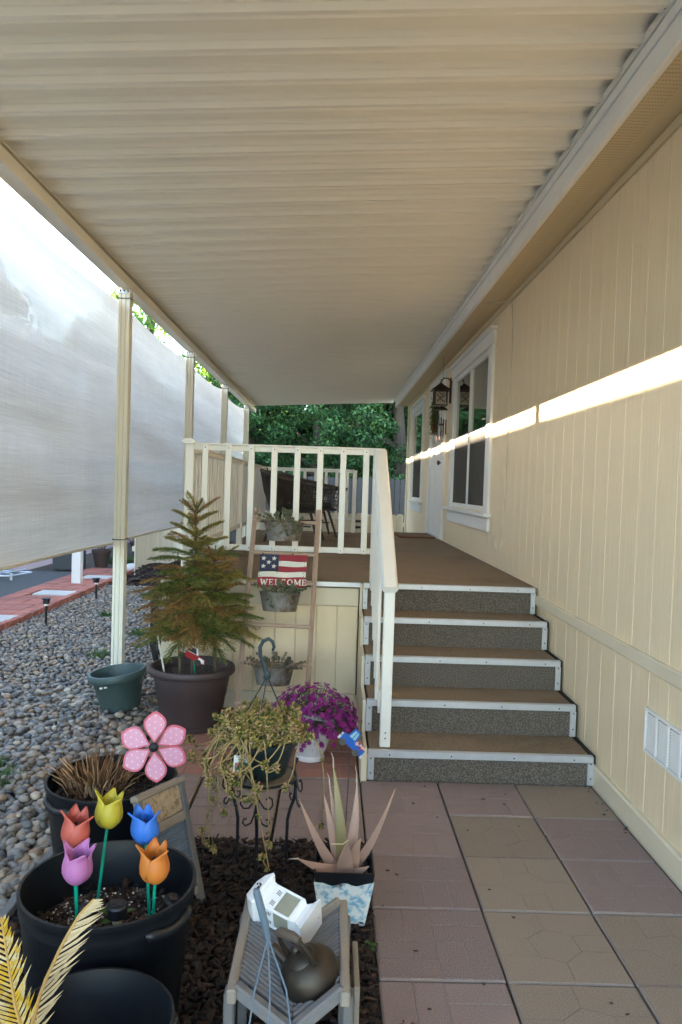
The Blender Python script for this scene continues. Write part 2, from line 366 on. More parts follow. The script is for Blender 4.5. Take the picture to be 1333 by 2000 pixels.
# stepping stone patio
patio = sheet('patio_bed', -1.08, 1.434, -1.2, 4.9, -.028, M_soil)
TP = .4064; TX0 = .1857; TY0 = 3.963
def tile_mesh(kind, m):
    b = MB(); h = TP/2-.004; b.c = 1; b.bx(-h, h, -h, h, -.045, -.0022, .004); b.c = 0; g = .0022; q = h-.003
    if kind == 'weave':
        for cx in (-1, 1):
            for cy in (-1, 1):
                for k in (-1, 1):
                    c = (cx*q/2, cy*q/2)
                    if cx*cy > 0: b.box((c[0], c[1]+k*q/4, -.003), (q-2*g, q/2-2*g, .006), None, .0012)
                    else: b.box((c[0]+k*q/4, c[1], -.003), (q/2-2*g, q-2*g, .006), None, .0012)
    else:
        hx = [(.30, .34), (.52, .26), (.70, .40), (.66, .66), (.46, .74), (.28, .58)]
        cx = sum(p[0] for p in hx)/6; cy = sum(p[1] for p in hx)/6; edge = [(0, .34), (.52, 0), (1, .40), (1, .66), (.46, 1), (0, .58)]
        def put(pl):
            mx = sum(p[0] for p in pl)/len(pl); my = sum(p[1] for p in pl)/len(pl)
            sh = [((mx+(x-mx)*(1-2.2*g/.2/2)-.5)*2*q, (my+(y-my)*(1-2.2*g/.2/2)-.5)*2*q) for x, y in pl]; b.prism(sh, -.004, 0)
        put(hx)
        corners = {1: [(0, 0)], 2: [(1, 0)], 3: [], 4: [(1, 1)], 5: [(0, 1)], 0: []}
        seq = [[edge[0], (0, 0), edge[1], hx[1], hx[0]], [edge[1], (1, 0), edge[2], hx[2], hx[1]], [edge[2], edge[3], hx[3], hx[2]],
               [edge[3], (1, 1), edge[4], hx[4], hx[3]], [edge[4], (0, 1), edge[5], hx[5], hx[4]], [edge[5], edge[0], hx[0], hx[5]]]
        for s in seq: put(s)
    return b.mesh('paving_slab', [m, M_grout], 30)
TM = {'r': tile_mesh('weave', M_tilered), 't': tile_mesh('hex', M_tiletan), 'b': tile_mesh('weave', M_tilebrick)}
pat = ['rrt', 'rtr', 'rtr', 'rtt', 'rtt', 'rtr', 'trt', 'rtr', 'ttr', 'rtr']
for j, row in enumerate(pat):
    for i, k in enumerate(row):
        link('paving_slab', TM[k], patio, (TX0+TP*(i+.5), TY0-TP*(j+.5), U(-.0025, .0015)), (U(-.004, .004), U(-.004, .004), random.choice((0, PI/2, PI))*(k != 'x')+U(-.006, .006)))
for j in range(2):
    for i in range(3):
        link('paving_slab', TM['r'], patio, (TX0+.003-.412*(i+.5), TY0-.385*(j+.5), U(-.003, .001)), (0, U(-.004, .004), U(-.008, .008)), (1, .945, 1))
for j in range(2):
    for i in range(3):
        link('paving_slab', TM['b'], patio, (TX0+.001-.412*(i+.5), TY0+.01+TP*(j+.5), U(-.003, .001)), (0, U(-.004, .004), PI/2*(i+j)+U(-.008, .008)))

# brick walk with pale pads and a soldier edge
walk = sheet('brick_walkway', -4.14, -3.26, -3, 13.2, -.022, M_grout)
b = MB(); b.box((0, 0, 0), (.198, .096, .05), None, .004); BM = b.mesh('brick', M_brick, 30)
pads = [(-3.62, 8.15, .5, .36), (-3.62, 10.1, .5, .36), (-3.58, 11.85, .5, .36)]
n = 0
for r in range(73):
    y = 5.9+r*.1
    for i in range(4):
        x = -4.03+i*.206
        if any(abs(x-px) < sx/2+.06 and abs(y-py) < sy/2+.03 for px, py, sx, sy in pads): continue
        if n < 290: link('brick', BM, walk, (x, y, -.012+U(-.003, .003)), (0, 0, U(-.02, .02))); n += 1
for px, py, sx, sy in pads:
    b = MB(); b.box((px, py, -.008), (sx, sy, .06), None, .008); b.build('pale_pad', M_conc, walk)
b = MB(); b.box((0, 0, 0), (.07, .092, .16), None, .008); EM = b.mesh('edge_brick', M_brick, 30)
for r in range(76): link('edge_brick', EM, walk, (-3.29, 5.6+r*.1, -.022+U(-.006, .006)), (0, U(-.05, .05), U(-.05, .05)))

# ================================================================ HOUSE
house = thing('manufactured_house', 'cream house wall of vertical grooved siding, with white trimmed windows and a white front door', 'house', (XW, 8, 0))
WINS = [(7.20, 9.24, 1.35, 2.87), (12.55, 14.02, 1.35, 2.87)]; DOOR = (10.12, 11.42, .885, 2.98)
HOLES = WINS+[DOOR]
def siding(y0, y1, z0, z1, xo, name, split):
    k = int(round((y1-y0)/.2032)); bs = [MB(), MB()]
    for i in range(k):
        a, c = y0+i*.2032+.004, y0+(i+1)*.2032-.004; m = (a+c)/2; segs = [(z0, z1)]
        if split:
            for h in HOLES:
                if h[0] < m < h[1]: segs = [(z0, h[2]), (h[3], z1)]
        for q, s in enumerate(segs):
            if s[1]-s[0] > .02: bs[1 if len(segs) == 2 and q == 1 else 0].bx(xo, xo+.012, a-(.0015 if i else .002), c+(.0015 if i < k-1 else .002), s[0], s[1], .0035)
    for b in bs:
        if b.v: b.build(name, M_wall, house, smooth=20)
for p in range(14): siding(-1.90+p*1.2192, -1.90+(p+1)*1.2192 if p < 13 else 15.0, .80, 3.17, XW, 'siding_panel', True)
for p in range(6): siding(-1.90+p*1.2192, -1.90+(p+1)*1.2192, .09, .77, XW+.004, 'skirting_panel', False)
b = MB(); b.bx(1.56, 1.7, -1.9, 14.99, -.05, 3.3, 0); b.bx(XW+.0065, 1.56, -1.9, 6.9, -.05, 3.3, 0)
b.bx(XW+.0065, 1.56, 9.30, 10.08, .5, 3.2, 0); b.bx(XW+.0065, 1.56, 11.46, 12.5, .5, 3.2, 0); b.bx(XW+.0065, 1.56, 14.08, 14.99, .5, 3.2, 0)
b.bx(XW+.0065, 1.56, 6.9, 9.3, .5, 1.34, 0); b.bx(XW+.0065, 1.56, 6.9, 15, 2.90, 3.22, 0); b.bx(XW+.0065, 1.56, 12.5, 14.08, .5, 1.34, 0)
b.build('wall', M_wall, house, smooth=0)
b = MB(); b.bx(1.445, 7, 14.99, 15.06, -.05, 3.4, 0); b.bx(1.7, 7, -1.95, -1.9, -.05, 3.4, 0); b.build('end_wall', M_wall, house, smooth=0)
b = MB(); b.bx(XW-.022, XW+.013, -1.9, 5.24, .762, .824, .004); b.build('belly_band', M_cream, house)
b = MB(); b.bx(XW-.022, XW+.013, -1.9, 15, -.02, .105, .012); b.build('base_board', M_cream, house)
b = MB(); b.bx(XW-.025, XW+.02, 14.90, 15.065, .5, 3.15, .004); b.build('corner_board', M_cream, house)
b = MB(); b.bx(XW-.018, XW+.002, -1.9, 15.0, 3.115, 3.158, .003); b.build('soffit_moulding', M_soffit, house)
# soffit with perforated outer band
ms = bpy.data.materials.new('perforated_soffit'); ms.use_nodes = True; t = ms.node_tree; p = t.nodes['Principled BSDF']
sx = nn(t, 'ShaderNodeSeparateXYZ'); t.links.new(coords(t), sx.inputs[0])
band = mth(t, 'LESS_THAN', sx.outputs[0], .115); fy = mth(t, 'FRACT', mth(t, 'MULTIPLY', sx.outputs[1], 36)); fx = mth(t, 'FRACT', mth(t, 'MULTIPLY', sx.outputs[0], 75))
h = mth(t, 'MULTIPLY', mth(t, 'MULTIPLY', mth(t, 'LESS_THAN', fy, .32), mth(t, 'LESS_THAN', fx, .62)), band)
t.links.new(mixc(t, h, lin((.62, .50, .31)), lin((.44, .35, .21))), p.inputs['Base Color']); p.inputs['Roughness'].default_value = .6
for k in range(14):
    y0 = -1.9+k*1.22; y1 = min(y0+1.22, 15.1)-.002; b = MB(); b.bx(0, XW-1.206, y0, y1, 0, .012, .002)
    b.build('soffit_panel', ms, house, local=True).location = Vector((1.206, 0, 3.16))-house.location
b = MB(); b.bx(1.172, 1.206, -1.9, 15.25, 3.145, 3.30, .004); b.build('fascia_board', M_white, house)
b = MB(); b.bx(1.160, 1.172, -1.9, 15.25, 3.246, 3.292, .003); b.build('drip_edge', M_white, house)
b = MB(); ang = math.atan2(1.3, 5.0)
b.add([(1.18, -2, 3.37), (6.6, -2, 4.75), (6.6, 15.4, 4.75), (1.18, 15.4, 3.37), (1.18, -2, 3.31), (6.6, -2, 4.66), (6.6, 15.4, 4.66), (1.18, 15.4, 3.31)], [(0, 1, 2, 3), (7, 6, 5, 4), (0, 4, 5, 1), (3, 2, 6, 7), (0, 3, 7, 4), (1, 5, 6, 2)])
b.build('roof', M_asph, house, smooth=0)

M_glass = bpy.data.materials.new('window_glass'); M_glass.use_nodes = True; t = M_glass.node_tree; out = t.nodes['Material Output']
gl = nn(t, 'ShaderNodeBsdfGlossy'); gl.inputs['Roughness'].default_value = .03; tr = nn(t, 'ShaderNodeBsdfTransparent'); tr.inputs[0].default_value = (.75, .78, .76, 1)
fr = nn(t, 'ShaderNodeFresnel'); fr.inputs[0].default_value = 1.5; mx = nn(t, 'ShaderNodeMixShader')
t.links.new(mth(t, 'MULTIPLY_ADD', fr.outputs[0], 1.5, .05), mx.inputs[0]); t.links.new(tr.outputs[0], mx.inputs[1]); t.links.new(gl.outputs[0], mx.inputs[2])
t.links.new(bump(t, nz(t, coords(t), 1.3, 2), .10, .02), gl.inputs['Normal']); t.links.new(mx.outputs[0], out.inputs[0])
M_screen = bpy.data.materials.new('insect_screen'); M_screen.use_nodes = True; t = M_screen.node_tree; out = t.nodes['Material Output']
df = nn(t, 'ShaderNodeBsdfDiffuse'); df.inputs[0].default_value = (.115, .11, .10, 1); tr = nn(t, 'ShaderNodeBsdfTransparent'); mx = nn(t, 'ShaderNodeMixShader'); mx.inputs[0].default_value = .72
t.links.new(tr.outputs[0], mx.inputs[1]); t.links.new(df.outputs[0], mx.inputs[2]); t.links.new(mx.outputs[0], out.inputs[0])
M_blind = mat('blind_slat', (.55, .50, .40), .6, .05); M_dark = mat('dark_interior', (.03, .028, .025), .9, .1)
def window(y0, y1, z0, z1, halves):
    mb = MB(); mb.bx(XW-.006, XW+.03, y0-.01, y0+.045, z0-.01, z1+.01); mb.bx(XW-.006, XW+.03, y1-.045, y1+.01, z0-.01, z1+.01)
    mb.bx(XW-.006, XW+.03, y0+.045, y1-.045, z0-.01, z0+.04); mb.bx(XW-.006, XW+.03, y0+.045, y1-.045, z1-.045, z1+.01)
    w = mb.build('window', M_white, house); zm = (z0+z1)/2+.03
    def sub(name, m, *bb, bev=.003):
        q = MB(); q.bx(*bb, bev); q.build(name, m, w)
    for a, c in halves:
        sub('pane', M_glass, XW+.012, XW+.015, a, c, zm+.02, z1-.045, bev=0); sub('pane', M_glass, XW+.018, XW+.021, a, c, z0+.04, zm-.02, bev=0)
        sub('screen', M_screen, XW+.002, XW+.004, a, c, z0+.04, zm-.02, bev=0); sub('sash_rail', M_white, XW-.004, XW+.024, a, c, zm-.02, zm+.02)
    for i in range(len(halves)-1): sub('mullion', M_white, XW-.008, XW+.024, halves[i][1], halves[i+1][0], z0+.04, z1-.045)
    q = MB()
    for k in range(int((z1-z0-.1)/.032)):
        z = z0+.06+k*.032; q.box((XW+.06, (y0+y1)/2, z), (.024, y1-y0-.1, .0015), T(0, 0, 0), 0)
    for v in range(len(q.v)):
        x, y, z = q.v[v]; q.v[v] = (x, y, z+(x-(XW+.06))*-.75)
    tag(q.build('blind', M_blind, w, smooth=0), kind='stuff')
    sub('backing', M_dark, XW+.10, XW+.11, y0, y1, z0, z1, bev=0)
    sub('side_casing', M_white, XW-.026, XW+.010, y0-.20, y0-.012, z0-.02, z1+.012); sub('side_casing', M_white, XW-.026, XW+.010, y1+.012, y1+.16, z0-.02, z1+.012)
    sub('header', M_white, XW-.030, XW+.010, y0-.23, y1+.19, z1+.0135, z1+.135); sub('header_cap', M_white, XW-.06, XW+.010, y0-.26, y1+.22, z1+.1365, z1+.165)
    sub('sill', M_white, XW-.075, XW+.010, y0-.27, y1+.23, z0-.055, z0-.0215, bev=.006); sub('apron', M_white, XW-.028, XW+.010, y0-.22, y1+.18, z0-.19, z0-.057)
    return w
window(*WINS[0], [(7.25, 8.16), (8.24, 9.19)]); window(*WINS[1], [(12.60, 13.97)])
# front door
b = MB(); b.bx(XW+.004, XW+.045, DOOR[0]+.02, DOOR[1]-.02, DOOR[2], DOOR[3]-.01); door = b.build('front_door', M_white, house)
for zz in ((1.02, 1.75), (1.92, 2.85)):
    for yy in ((10.28, 10.72), (10.84, 11.27)):
        b = MB(); b.bx(XW-.004, XW+.006, yy[0], yy[1], zz[0], zz[1], .006); b.build('panel', M_white, door)
        b = MB(); b.bx(XW-.009, XW-.003, yy[0]+.06, yy[1]-.06, zz[0]+.06, zz[1]-.06, .004); b.build('raised_panel', M_white, door)
b = MB(); b.lathe([(.03, 0), (.03, .006), (.012, .012), (.012, .035), (.03, .045), (.033, .06), (.02, .072), (.0, .074)], n=16, M=basis((XW+.004, 10.2, 1.895), (0, 1, 0), (0, 0, 1), (-1, 0, 0))); b.build('knob', M_dkmetal, door)
b = MB(); b.lathe([(.028, 0), (.028, .012), (.012, .014), (.012, .025), (0, .026)], n=16, M=basis((XW+.004, 10.2, 2.0), (0, 1, 0), (0, 0, 1), (-1, 0, 0))); b.build('deadbolt', M_dkmetal, door)
for nm, bb in (('door_jamb', (XW-.03, XW+.03, 9.93, 10.135, .885, 2.99)), ('door_jamb', (XW-.03, XW+.03, 11.405, 11.56, .885, 2.99)), ('door_head', (XW-.032, XW+.03, 9.90, 11.59, 2.992, 3.10)), ('threshold', (XW-.05, XW+.03, 10.14, 11.40, .878, .896))):
    b = MB(); b.bx(*bb); b.build(nm, M_alum if nm == 'threshold' else M_white, door)
# crawl space vent
b = MB(); vy0, vy1, vz0, vz1 = 2.80, 3.38, .392, .592
for bb in ((vy0, vy1, vz0, vz0+.014), (vy0, vy1, vz1-.014, vz1), (vy0, vy0+.014, vz0+.014, vz1-.014), (vy1-.014, vy1, vz0+.014, vz1-.014)): b.bx(XW-.012, XW+.002, *bb, .002)
for k in (1, 2, 3, 4): y = vy1-k*.116; b.bx(XW-.010, XW+.002, y-.008, y+.008, vz0+.014, vz1-.014, .002)
vent = b.build('crawl_space_vent', M_white, house)
b = MB()
for k in range(5):
    ya = vy1-.016-k*.116-.098+(0); 
    for i in range(13):
        z = vz0+.020+i*.0126; b.add([(XW-.009, ya+.004, z-.001), (XW-.009, ya+.096, z-.001), (XW-.001, ya+.096, z+.006), (XW-.001, ya+.004, z+.006), (XW-.009, ya+.004, z-.002), (XW-.009, ya+.096, z-.002), (XW-.001, ya+.096, z+.005), (XW-.001, ya+.004, z+.005)], [(0, 1, 2, 3), (7, 6, 5, 4), (0, 4, 5, 1)])
tag(b.build('louvre', M_white, vent, smooth=0), kind='stuff')
b = MB(); b.bx(XW-.001, XW+.003, vy0+.01, vy1-.01, vz0+.01, vz1-.01, 0); b.build('vent_backing', M_dark, vent)
b = MB(); b.bx(XW-.008, XW+.001, 6.66, 6.735, 1.03, 1.145, .003); pl = b.build('outlet_cover', M_cream, house)
b = MB(); b.bx(XW-.012, XW-.007, 6.675, 6.72, 1.045, 1.13, .003); b.build('cover_flap', M_cream, pl)
pts = [(1.207, 6.75, 3.157), (1.26, 6.7, 3.152), (1.33, 6.6, 3.15), (1.40, 6.45, 3.13), (1.425, 6.36, 3.08), (1.427, 6.32, 2.9), (1.429, 6.33, 2.3), (1.429, 6.37, 1.6), (1.429, 6.39, 1.15), (1.427, 6.41, 1.02)]
b = MB(); b.tube(pts, .0045, 6); tag(b.build('cable', M_cream), 'thin cable running from the eave down the cream siding beside the near window', 'cable')
b = MB(); b.tube([(1.424, 6.40, 1.14), (1.421, 6.44, 1.08), (1.424, 6.43, 1.03), (1.424, 6.39, 1.05), (1.421, 6.41, 1.10)], .004, 6); tag(b.build('cable_end', M_cream), 'loose looped cable end hanging low on the cream siding above the deck', 'cable')

# ================================================================ PATIO COVER
cover = thing('patio_cover', 'beige corrugated aluminium patio roof on ivory posts, running along the house', 'patio cover', (-1.7, 8, 0))
PP = .2286; RY0 = 3.055-PP*19  # roof run carried on unseen behind the camera to dim the foreground
def rz(x): return 3.145+(x+1.76)/(1.2+1.76)*(3.305-3.145)
prof = [(0, .003), (.006, .006), (.012, .003), (.018, 0), (.028, .038), (.036, .043), (.072, .044), (.076, .047), (.083, .047), (.087, .044), (.156, .043), (.166, .039), (.179, .024), (.187, .022), (.201, .0), (.212, 0), (.2226, .003), (PP, .003)]
prof = [(y-.0, z) for y, z in prof]
def pan(name):
    b = MB(); vs = []; n = len(prof)
    for x in (-1.80, 1.1735):
        for y, z in prof: vs.append((x, y, rz(x)+z))
    b.add(vs, [(i, i+1, n+i+1, n+i) for i in range(n-1)]); v2 = [(x, y, z+.003) for x, y, z in vs]; b.add(v2, [(n+i, n+i+1, i+1, i) for i in range(n-1)])
    return b.mesh(name, M_pan, 20)
pm = pan('roof_panel')
nP = 0; y = RY0
ys = []
while y < 15.75: ys.append(y); y += PP
for y in ys: link('roof_panel', pm, cover, (0, y, 0))
RY1 = ys[-1]+PP
def bz(y): return 3.066-.0035*y
b = MB(); Y0, Y1 = RY0-.02, RY1+.02   # front beam, channel shaped
for (xa, xb, za, zb) in ((-1.735, -1.665, 0, .012), (-1.665, -1.655, 0, .075), (-1.745, -1.735, 0, .10)):
    b.add([(xa, Y0, bz(Y0)+za), (xb, Y0, bz(Y0)+za), (xb, Y1, bz(Y1)+za), (xa, Y1, bz(Y1)+za), (xa, Y0, bz(Y0)+zb), (xb, Y0, bz(Y0)+zb), (xb, Y1, bz(Y1)+zb), (xa, Y1, bz(Y1)+zb)], [(3, 2, 1, 0), (4, 5, 6, 7), (0, 1, 5, 4), (2, 3, 7, 6), (1, 2, 6, 5), (3, 0, 4, 7)])
b.add([(-1.735, Y0, bz(Y0)+.075), (-1.655, Y0, bz(Y0)+.075), (-1.655, Y1, 3.15), (-1.735, Y1, 3.15), (-1.735, Y0, 3.155), (-1.655, Y0, 3.155), (-1.655, Y1, 3.156), (-1.735, Y1, 3.156)], [(3, 2, 1, 0), (0, 1, 5, 4), (1, 2, 6, 5), (3, 0, 4, 7), (4, 5, 6, 7)])
b.build('beam', M_post, cover, smooth=0)
b = MB(); b.bx(-1.86, -1.801, Y0, Y1, 3.14, 3.26, .006); b.build('gutter', M_post, cover)
b = MB(); b.bx(1.1735, 1.185, Y0, 15.25, 3.301, 3.42, 0); b.build('end_shade_strip', M_dark, cover, smooth=0)  # dark strip added to read as the shaded cavity above the ledger
b = MB(); b.bx(-1.80, -1.79, Y0, Y1, 3.15, 3.26, 0); b.build('end_shade_strip', M_dark, cover, smooth=0)  # matching dark strip, stands in for shade at the gutter end of the pans
b = MB(); b.bx(1.150, 1.171, Y0, 15.25, 3.294, 3.328, .003); led = b.build('ledger_channel', M_pan, cover)
b = MB(); b.bx(-1.8, 1.15, RY1-.004, RY1+.012, 0, .06, .002); ec = b.build('end_closure', M_post, cover)
for v in ec.data.vertices: v.co.z += rz(v.co.x-1.7)-.0
b = MB(); b.lathe([(.007, 0), (.007, .003), (.004, .005), (0, .005)], n=8); SCR = b.mesh('screw', M_screw, 40)
for y in ys: link('screw', SCR, led, (1.1495, y+.0, 3.311), (0, -PI/2, 0))
def post_poly(w=.088):
    h = w/2; g = .007; q = [(-h, -h), (-.026, -h), (-.022, -h+g), (-.012, -h+g), (-.009, -h), (.009, -h), (.012, -h+g), (.022, -h+g), (.026, -h)]
    P = []
    for k in range(4):
        c, s = math.cos(k*PI/2), math.sin(k*PI/2); P += [(x*c-y*s, x*s+y*c) for x, y in q]
    return P
for y in (-1.2, .6, 3.38, 6.15, 8.90, 11.70, 14.60):
    zt = bz(y)-.004; b = MB(); b.prism(post_poly(), -.03, zt, T(-1.70, y, 0)); po = b.build('post', M_post, cover, smooth=0)
    b = MB(); b.bx(-1.75, -1.65, y-.05, y-.0455, zt-.035, zt-.004, .001); b.build('bracket', M_alum, po)
    for dx in (-.03, 0, .03): link('screw', SCR, po, (-1.70+dx, y-.051, zt-.018), (PI/2, 0, 0))

# shade cloth
M_cloth = bpy.data.materials.new('woven_shade_cloth'); M_cloth.use_nodes = True; t = M_cloth.node_tree; out = t.nodes['Material Output']
w1 = nz(t, coords(t, (1, 2.2, 130)), 1, 4, .7); w2 = nz(t, coords(t, (1, 130, 2.5)), 1, 3, .6); w3 = nz(t, coords(t, (1, .16, 7)), 1, 3, .6, .2)
w = mth(t, 'ADD', mth(t, 'MULTIPLY', w1, .42), mth(t, 'ADD', mth(t, 'MULTIPLY', w2, .25), mth(t, 'MULTIPLY', w3, .33)))
c = ramp(t, w, [(.34, (.47, .435, .37)), (.66, (.74, .70, .625))])  # long bands of the third noise put slack-fold shading into the colour
df = nn(t, 'ShaderNodeBsdfDiffuse'); tl = nn(t, 'ShaderNodeBsdfTranslucent'); tr = nn(t, 'ShaderNodeBsdfTransparent'); tr.inputs[0].default_value = (1, .99, .96, 1)
t.links.new(c, df.inputs[0]); t.links.new(c, tl.inputs[0]); m1 = nn(t, 'ShaderNodeMixShader'); m1.inputs[0].default_value = .42; m2 = nn(t, 'ShaderNodeMixShader')
t.links.new(bump(t, w, .4, .004), df.inputs['Normal'])
t.links.new(df.outputs[0], m1.inputs[1]); t.links.new(tl.outputs[0], m1.inputs[2]); t.links.new(m1.outputs[0], m2.inputs[1]); t.links.new(tr.outputs[0], m2.inputs[2])
lw = nn(t, 'ShaderNodeLayerWeight'); lw.inputs[0].default_value = .5; cs = mth(t, 'SUBTRACT', 1.0, lw.outputs['Facing'])
t.links.new(mth(t, 'MULTIPLY', mth(t, 'MULTIPLY_ADD', w, -.40, .40), mth(t, 'POWER', cs, 1.75)), m2.inputs[0]); t.links.new(m2.outputs[0], out.inputs[0])
cloth = thing('shade_cloth', 'long pale woven shade cloth tied along the outside of the roof posts', 'shade cloth', (-1.75, 8, 1.04))
PY = [.6, 3.38, 6.15, 8.90, 11.70, 14.60]
def cl(u, v):
    y = .62+u*(14.62-.62); k = max(i for i in range(6) if PY[i] <= y+1e-6 or i == 0); k = min(k, 4); f = min(1, max(0, (y-PY[k])/(PY[k+1]-PY[k]))); s = 4*f*(1-f)
    zt = 2.955-.045*s; zb = 1.045-.004*y+.012*s; z = zb+(zt-zb)*v
    x = -1.752-.022*s*math.sin(PI*v)**.5-.014*s*math.sin(v*23+y*.25+1.2*f+1.2*noise.noise(Vector((y*.5, v*2, 7))))*(.4+.6*v)-.010*math.sin(v*8-y*.5)*s-.009*noise.noise(Vector((y*1.7, v*9, 3)))
    return (min(x, -1.7475), y, z)
b = MB(); b.grid(cl, 168, 56); b.build('fabric', M_cloth, cloth, smooth=180)
b = MB(); b.tube([cl(i/168, 0) for i in range(169)], .009, 6); b.build('hem', mat('cloth_hem', (.66, .60, .48), .8, .1), cloth)
for y in PY[1:]:
    for z in (1.06, 2.97):
        b = MB(); r = .052; q = []
        for a in range(17):
            th = 2*PI*a/16; c_, s_ = math.cos(th), math.sin(th); k = r/max(abs(c_), abs(s_))*.96; q.append((-1.703+c_*k, y+s_*k, z+.006*math.sin(th)))
        b.tube(q, .0035, 6, cap=False); b.tube([(-1.75, y-.05, z), (-1.765, y-.07, z+.02), (-1.76, y-.075, z+.045)], .003, 5); b.build('cable_tie', M_black, cloth)

# ================================================================ DECK, STAIRS, RAILINGS
DX0, DX1, DY0, DY1, DZ = -1.10, XW-.002, 5.237, 11.13, .875
deck = thing('porch_deck', 'raised porch deck with brown carpet top and cream grooved skirt below the railing', 'deck', (.2, 8.2, 0))
b = MB(); b.bx(DX0, DX1, DY0+.012, DY1, DZ-.04, DZ, .006); b.build('carpet_top', M_carpet, deck)
b = MB(); b.bx(DX0-.006, .205, DY0-.004, DY0+.010, DZ-.03, DZ+.003, .002); ne = b.build('edge_trim', M_alum, deck)
b = MB(); b.bx(DX0+.004, .195, DY0+.02, DY0+.045, DZ-.165, DZ-.042, .004); b.build('cap_board', M_cream, deck)
xs_ = [-1.09, -.68, -.27, -.062, .14]
for i in range(9):
    x0 = -1.09+i*.1425; b = MB(); b.bx(x0+.002, x0+.1405, DY0+.032, DY0+.044, .10, DZ-.168, .002); b.build('skirt_board', M_wall, deck)
b = MB(); b.bx(DX0+.006, .195, DY0+.047, DY0+.06, -.03, DZ-.05, 0); b.bx(DX0+.01, DX0+.02, DY0+.06, DY1, -.03, DZ-.05, 0); b.build('skirt_backing', M_wall, deck, smooth=0)
b = MB(); b.bx(DX0+.004, .195, DY0+.022, DY0+.0465, -.02, .098, .004); b.build('bottom_board', M_cream, deck)
b = MB(); b.bx(DX0-.05, DX0+.10, DY0-.03, DY0+.12, -.03, DZ-.055, .006); b.bx(DX0-.06, DX0+.11, DY0-.04, DY0+.13, DZ-.0545, DZ-.005, .012); b.build('corner_post', M_cream, deck)
stairs = thing('porch_steps', 'five carpeted porch steps edged with aluminium nosings beside the cream wall', 'steps', (.8, 4.6, 0))
NY = [3.965, 4.283, 4.601, 4.919, 5.237]; NZ = [.155, .335, .515, .695, .875]; SX0, SX1 = .232, 1.398
b = MB(); b.lathe([(.0042, 0), (.0042, .002), (0, .0026)], n=8); SC2 = b.mesh('screw', M_screw, 40)
for k in range(5):
    y, z = NY[k], NZ[k]; zb = 0 if k == 0 else NZ[k-1]; x1 = SX1-.0*k
    b = MB()
    if k < 4: b.bx(SX0, x1, y+.016, NY[k+1]+.03, z-.03, z, .004)
    else: b.bx(SX0, x1, y+.0165, y+.05, z-.06, z-.041, .002)
    st = b.build('step', M_carpet, stairs)
    b = MB(); b.bx(SX0+.004, x1-.002, y+.010, y+.024, zb-.02, z-.031, .003); b.build('riser', M_riser, st)
    b = MB(); b.bx(SX0-.008, x1+.012, y-.006, y+.009, z-.034, z+.002, .002); b.bx(SX0-.008, x1+.012, y+.009, y+.022, z+.0005, z+.003, .001); nb = b.build('nosing', M_alum, st)
    for xx in (SX0+.09, SX0+.42, SX0+.75, SX0+1.06): link('screw', SC2, nb, (xx+U(-.03, .03), y-.0062, z-.018), (PI/2, 0, 0))
    for xa, xb in ((SX0-.010, SX0+.024), (x1-.018, x1+.016)):
        b = MB(); b.bx(xa, xb, y-.0045, y+.008, zb+.002, z-.035, .002); b.bx(xa if xa < .5 else xb-.006, xa+.006 if xa < .5 else xb, y+.008, y+.05, zb+.002, z-.035, .001); es = b.build('edge_strip', M_alum, st)
        for zz in (.25, .75): link('screw', SC2, es, ((xa+xb)/2, y-.0047, zb+(z-zb)*zz), (PI/2, 0, 0))
poly = [(NY[0]+.002, -.02)]
for k in range(5): poly += [(NY[k]+.002, NZ[k]-.004), ((NY[k+1] if k < 4 else NY[k]+.03)+.002, NZ[k]-.004)]
poly += [(NY[4]+.032, -.02)]
b = MB(); b.prism(poly, 0, .018, basis((SX0-.030, 0, 0), (0, 1, 0), (0, 0, 1), (1, 0, 0))); b.build('side_panel', M_cream, stairs, smooth=0)
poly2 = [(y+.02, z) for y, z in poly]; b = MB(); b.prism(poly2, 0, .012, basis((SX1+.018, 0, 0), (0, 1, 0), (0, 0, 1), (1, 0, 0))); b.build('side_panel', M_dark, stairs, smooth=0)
b = MB(); b.bx(SX0-.045, SX0-.012, NY[0]-.004, NY[0]+.05, -.02, .158, .004); b.build('corner_trim', M_cream, stairs)
b = MB(); b.bx(SX0-.046, SX0-.031, NY[0]+.05, NY[4], -.02, .10, .004); b.build('bottom_trim', M_cream, stairs)

